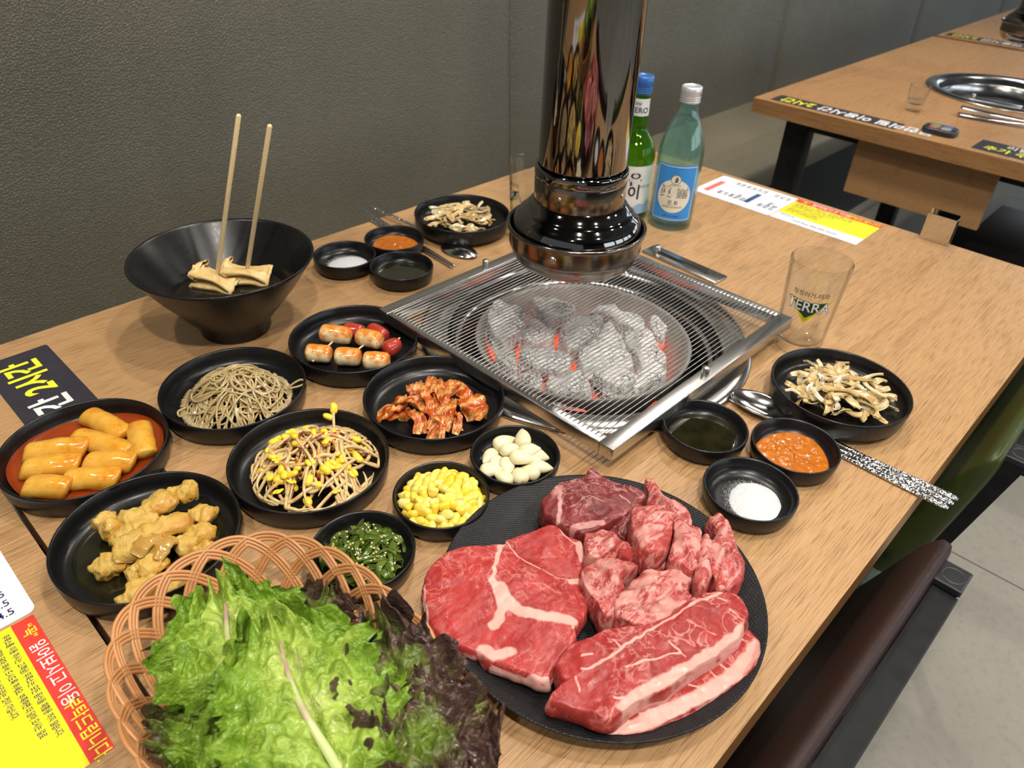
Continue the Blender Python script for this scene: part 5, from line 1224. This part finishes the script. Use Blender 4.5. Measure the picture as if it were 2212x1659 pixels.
# even spacing of loops round the rim
angs = [2 * PI * k / 720 for k in range(720)]; Lr = [0]
for k in range(720): Lr.append(Lr[-1] + (rim(angs[(k + 1) % 720], 1) - rim(angs[k], 1)).length)
def ang_at(s):
    s = s % 1.0; d = s * Lr[-1]; lo = 0
    k = int(np.searchsorted(Lr, d)) - 1; k = max(0, min(719, k)); return 2 * PI * (k + (d - Lr[k]) / (Lr[k + 1] - Lr[k])) / 720
NL = 24
for k in range(NL):
    s0 = k / NL; half = 2.45 / NL; pts = []; n = 56
    for i in range(n):
        t = i / (n - 1) * 2 - 1
        u = (1 - abs(t) ** 2.3)
        a = ang_at(s0 + half * t * (1.0 - .12 * (1 - abs(t)))); p = wall(a, u)
        o_ = wall(a, min(1, u + .02)) - wall(a, max(0, u - .02)); tg = wall(a + .01, u) - wall(a - .01, u); nn = tg.cross(o_).normalized()
        pts.append((p, nn, .0009 * math.cos(t * half * NL * PI)))
    b = MB()
    for off in (-.0025, 0, .0025):
        q = []
        for i, (p, nn, w) in enumerate(pts):
            t_ = (pts[min(i + 1, n - 1)][0] - pts[max(i - 1, 0)][0]).normalized(); q.append(p + nn.cross(t_) * off + nn * w)
        b.add(tube(q, .00142, 8))
    b.build('woven_loop', m_basket, bk)
for s in (.60, .585):
    obj('base_ring', meshdata('base_ring', *tube([rim(2 * PI * k / 96, s) + Vector((0, 0, .004 if s == .6 else .0022)) for k in range(96)], .0020, 8, closed=True), m_basket), bk)
for k in range(-4, 5):
    x = k * .0105; y = (abs(1 - (abs(x) / (BA * .6)) ** BN)) ** (1 / BN) * BB * .6
    obj('base_slat', meshdata('base_slat', *tube([(x, -y, .0026), (x, 0, .0026), (x, y, .0026)], .0022, 8, .5, up=(0, 0, 1)), m_basket), bk)
for k in range(-5, 6):
    y = k * .0135; x = (abs(1 - (abs(y) / (BB * .6)) ** BN)) ** (1 / BN) * BA * .6
    obj('base_slat', meshdata('base_slat', *tube([(-x, y, .0042), (0, y, .0042), (x, y, .0042)], .0022, 8, .5, up=(0, 0, 1)), m_basket), bk)

g = NG('lettuce_leaf'); tone = g.attr('tone'); nA = g.noise(55, 4, .6); vein = g.attr('vein')
gr = g.ramp(g.math('ADD', g.math('MULTIPLY', nA, .8), g.math('MULTIPLY', g.attr('pale'), .55)), [(.25, (.07, .145, .008)), (.5, (.16, .28, .020)), (.75, (.33, .45, .07)), (1.0, (.58, .65, .26))])
pu = g.ramp(nA, [(.3, (.040, .024, .020)), (.6, (.075, .040, .030)), (.8, (.085, .085, .022))])
fm = g.ramp(g.math('ADD', tone, g.math('MULTIPLY', g.math('SUBTRACT', g.noise(38, 3), .5), .9)), [(.38, 0.0), (.82, 1.0)])
g.p(Base_Color=g.mix(fm, gr, pu), Roughness=g.ramp(g.noise(90, 2), [(.4, .27), (.6, .14)]), Specular_IOR_Level=.5, Subsurface_Weight=.04, Subsurface_Radius=(.002, .003, .001))
wv = g.math('ABSOLUTE', g.math('SUBTRACT', g.noise(95, 4, .6, dist=.8), .5))
g.bump(g.math('ADD', g.math('MULTIPLY', wv, -2.2), g.math('MULTIPLY', g.noise(320, 2), .3)), .8, .0030); m_leaf = g.m
g = NG('lettuce_rib'); y_ = g.n('SeparateXYZ', i_0=g.tc.outputs['Generated']).outputs[1]
g.p(Base_Color=g.mix(g.ramp(g.noise(40, 2), [(.42, 0.0), (.62, .9)]), (.46, .54, .22), (.40, .22, .22)), Roughness=.22); sss(g, .3, (.005, .004, .003)); m_rib = g.m
def leaf(label, base, tip, width, bend, tone0, tone1, seed, ruf=.011, side=0.0, lift=0.0, pale=.4, rib=True, tilt=0.0, n=140, m=124):
    """a frilly leaf: rib from base to tip, ruffles growing towards the margin"""
    A, B = Vector(base), Vector(tip); d = B - A; L = d.length; t = d.normalized(); up = Vector((0, 0, 1)); w = t.cross(up).normalized(); nn = w.cross(t); nn = (nn + w * tilt).normalized(); w = t.cross(nn)
    v = []; f = []; tn = []; pl = []; vn = []; c0 = (A + B) / 2
    for i in range(n + 1):
        u = i / n
        prof = (math.sin(PI * min(1, (u * .86 + .10))) ** .62) * (1 + .10 * math.sin(u * 17 + seed))
        for k in range(m + 1):
            s = k / m * 2 - 1; e = abs(s)
            jag = 1 + (.16 * nz((u * 11, (s > 0) * 5.0, seed), 2.2, seed) + .13 * nz((u * 34, seed, (s > 0) * 7.0), 2.0, seed)) * e ** 5
            x = s * width * prof * jag; lng = u + (.07 * nz((s * 7, u * 2, seed), 1.5, seed + 3) * (u ** 3)) + .10 * (1 - e) * 0
            ang = s * 1.0
            z = bend * math.sin(PI * u) + lift * e ** 1.6 * width + ruf * (e ** 1.25) * (math.sin(u * 38 + 5 * nz((u * 4, s, seed), 1, seed) + (2.1 if s > 0 else 0)) * .62 + 1.0 * nz((u * 9, s * 4, seed), 1.5, seed + 9))
            if u > .72: z += ruf * .9 * ((u - .72) / .28) * math.sin(s * 15 + seed)
            z += .0085 * (.5 - abs(nz((u * L * 1.0, s * width, seed), 105, seed))) * min(1, e * 5) + .0046 * nz((x, u * L, seed), 70, seed + 2) * min(1, e * 4) + .0018 * nz((x, u * L, seed), 240, seed + 4) + .0016 * math.sin(u * 44 - e * 16) * e
            z += side * s * width
            z -= .005 * math.exp(-(s / .07) ** 2)
            v.append(A - c0 + t * (lng * L * (1 - .12 * e * e * (1 - u))) + w * x + nn * z)
            tn.append(tone0 + (tone1 - tone0) * (e ** 1.6 * .75 + .35 * max(0, u - .6)) + .25 * (s > 0) * 0); pl.append(pale * (1 - e) ** 1.3 + .15 * (1 - u))
    for i in range(n):
        for k in range(m): a = i * (m + 1) + k; f.append((a, a + 1, a + m + 2, a + m + 1))
    th = thing('lettuce_leaf', label, 'lettuce', (c0.x, c0.y, c0.z), 0, 'lettuce leaves in the basket')
    obj('blade', meshdata('blade', v, f, m_leaf, True, None, dict(tone=tn, pale=pl)), th)
    if rib:
        P = []; R = []
        for i in range(24):
            u = i / 23 * .80; P.append(A - c0 + t * (u * L) + nn * (bend * math.sin(PI * u) - .0008) + w * (.004 * math.sin(u * 5 + seed))); R.append(.0036 * (1 - .76 * i / 23))
        obj('midrib', meshdata('midrib', *tube(P, R, 10, .8, up=nn), m_rib), th)
    return th
Z = T
leaf('bright green frilly lettuce leaf at the upper left of the basket', (.082, .262, Z + .074), (.108, .362, Z + .072), .047, .008, -.20, .42, 3.1, .010, pale=.60)
leaf('large green lettuce leaf with pinkish rib in the middle of the basket', (.086, .180, Z + .086), (.117, .303, Z + .092), .052, .006, -.12, .36, 8.4, .010, pale=.62)
leaf('dark red-brown lettuce leaf hanging over the right rim of the basket', (.128, .160, Z + .082), (.166, .262, Z + .080), .037, .008, .62, 1.2, 5.2, .012, pale=.15, rib=False)
leaf('small dark red lettuce leaf at the back of the basket', (.128, .282, Z + .066), (.164, .312, Z + .066), .026, .006, .65, 1.3, 14.8, .009, pale=.1, rib=False)
leaf('reddish frilly lettuce leaf along the left rim of the basket', (.072, .292, Z + .060), (.040, .258, Z + .056), .036, .004, .25, .95, 21.0, .010, pale=.25, rib=False)
leaf('green and brown lettuce leaf at the bottom edge of the photo', (.058, .262, Z + .066), (.068, .180, Z + .066), .040, .005, .15, .9, 27.0, .010, pale=.35, rib=False)
leaf('dark frilly lettuce leaf at the lower right of the basket', (.110, .180, Z + .088), (.178, .168, Z + .078), .036, .006, .62, 1.2, 33.0, .010, pale=.2, rib=False)
leaf('pale green lettuce leaf lying deep in the basket', (.075, .21, Z + .036), (.12, .315, Z + .040), .050, .004, .0, .5, 41.0, .010, pale=.5, rib=False)
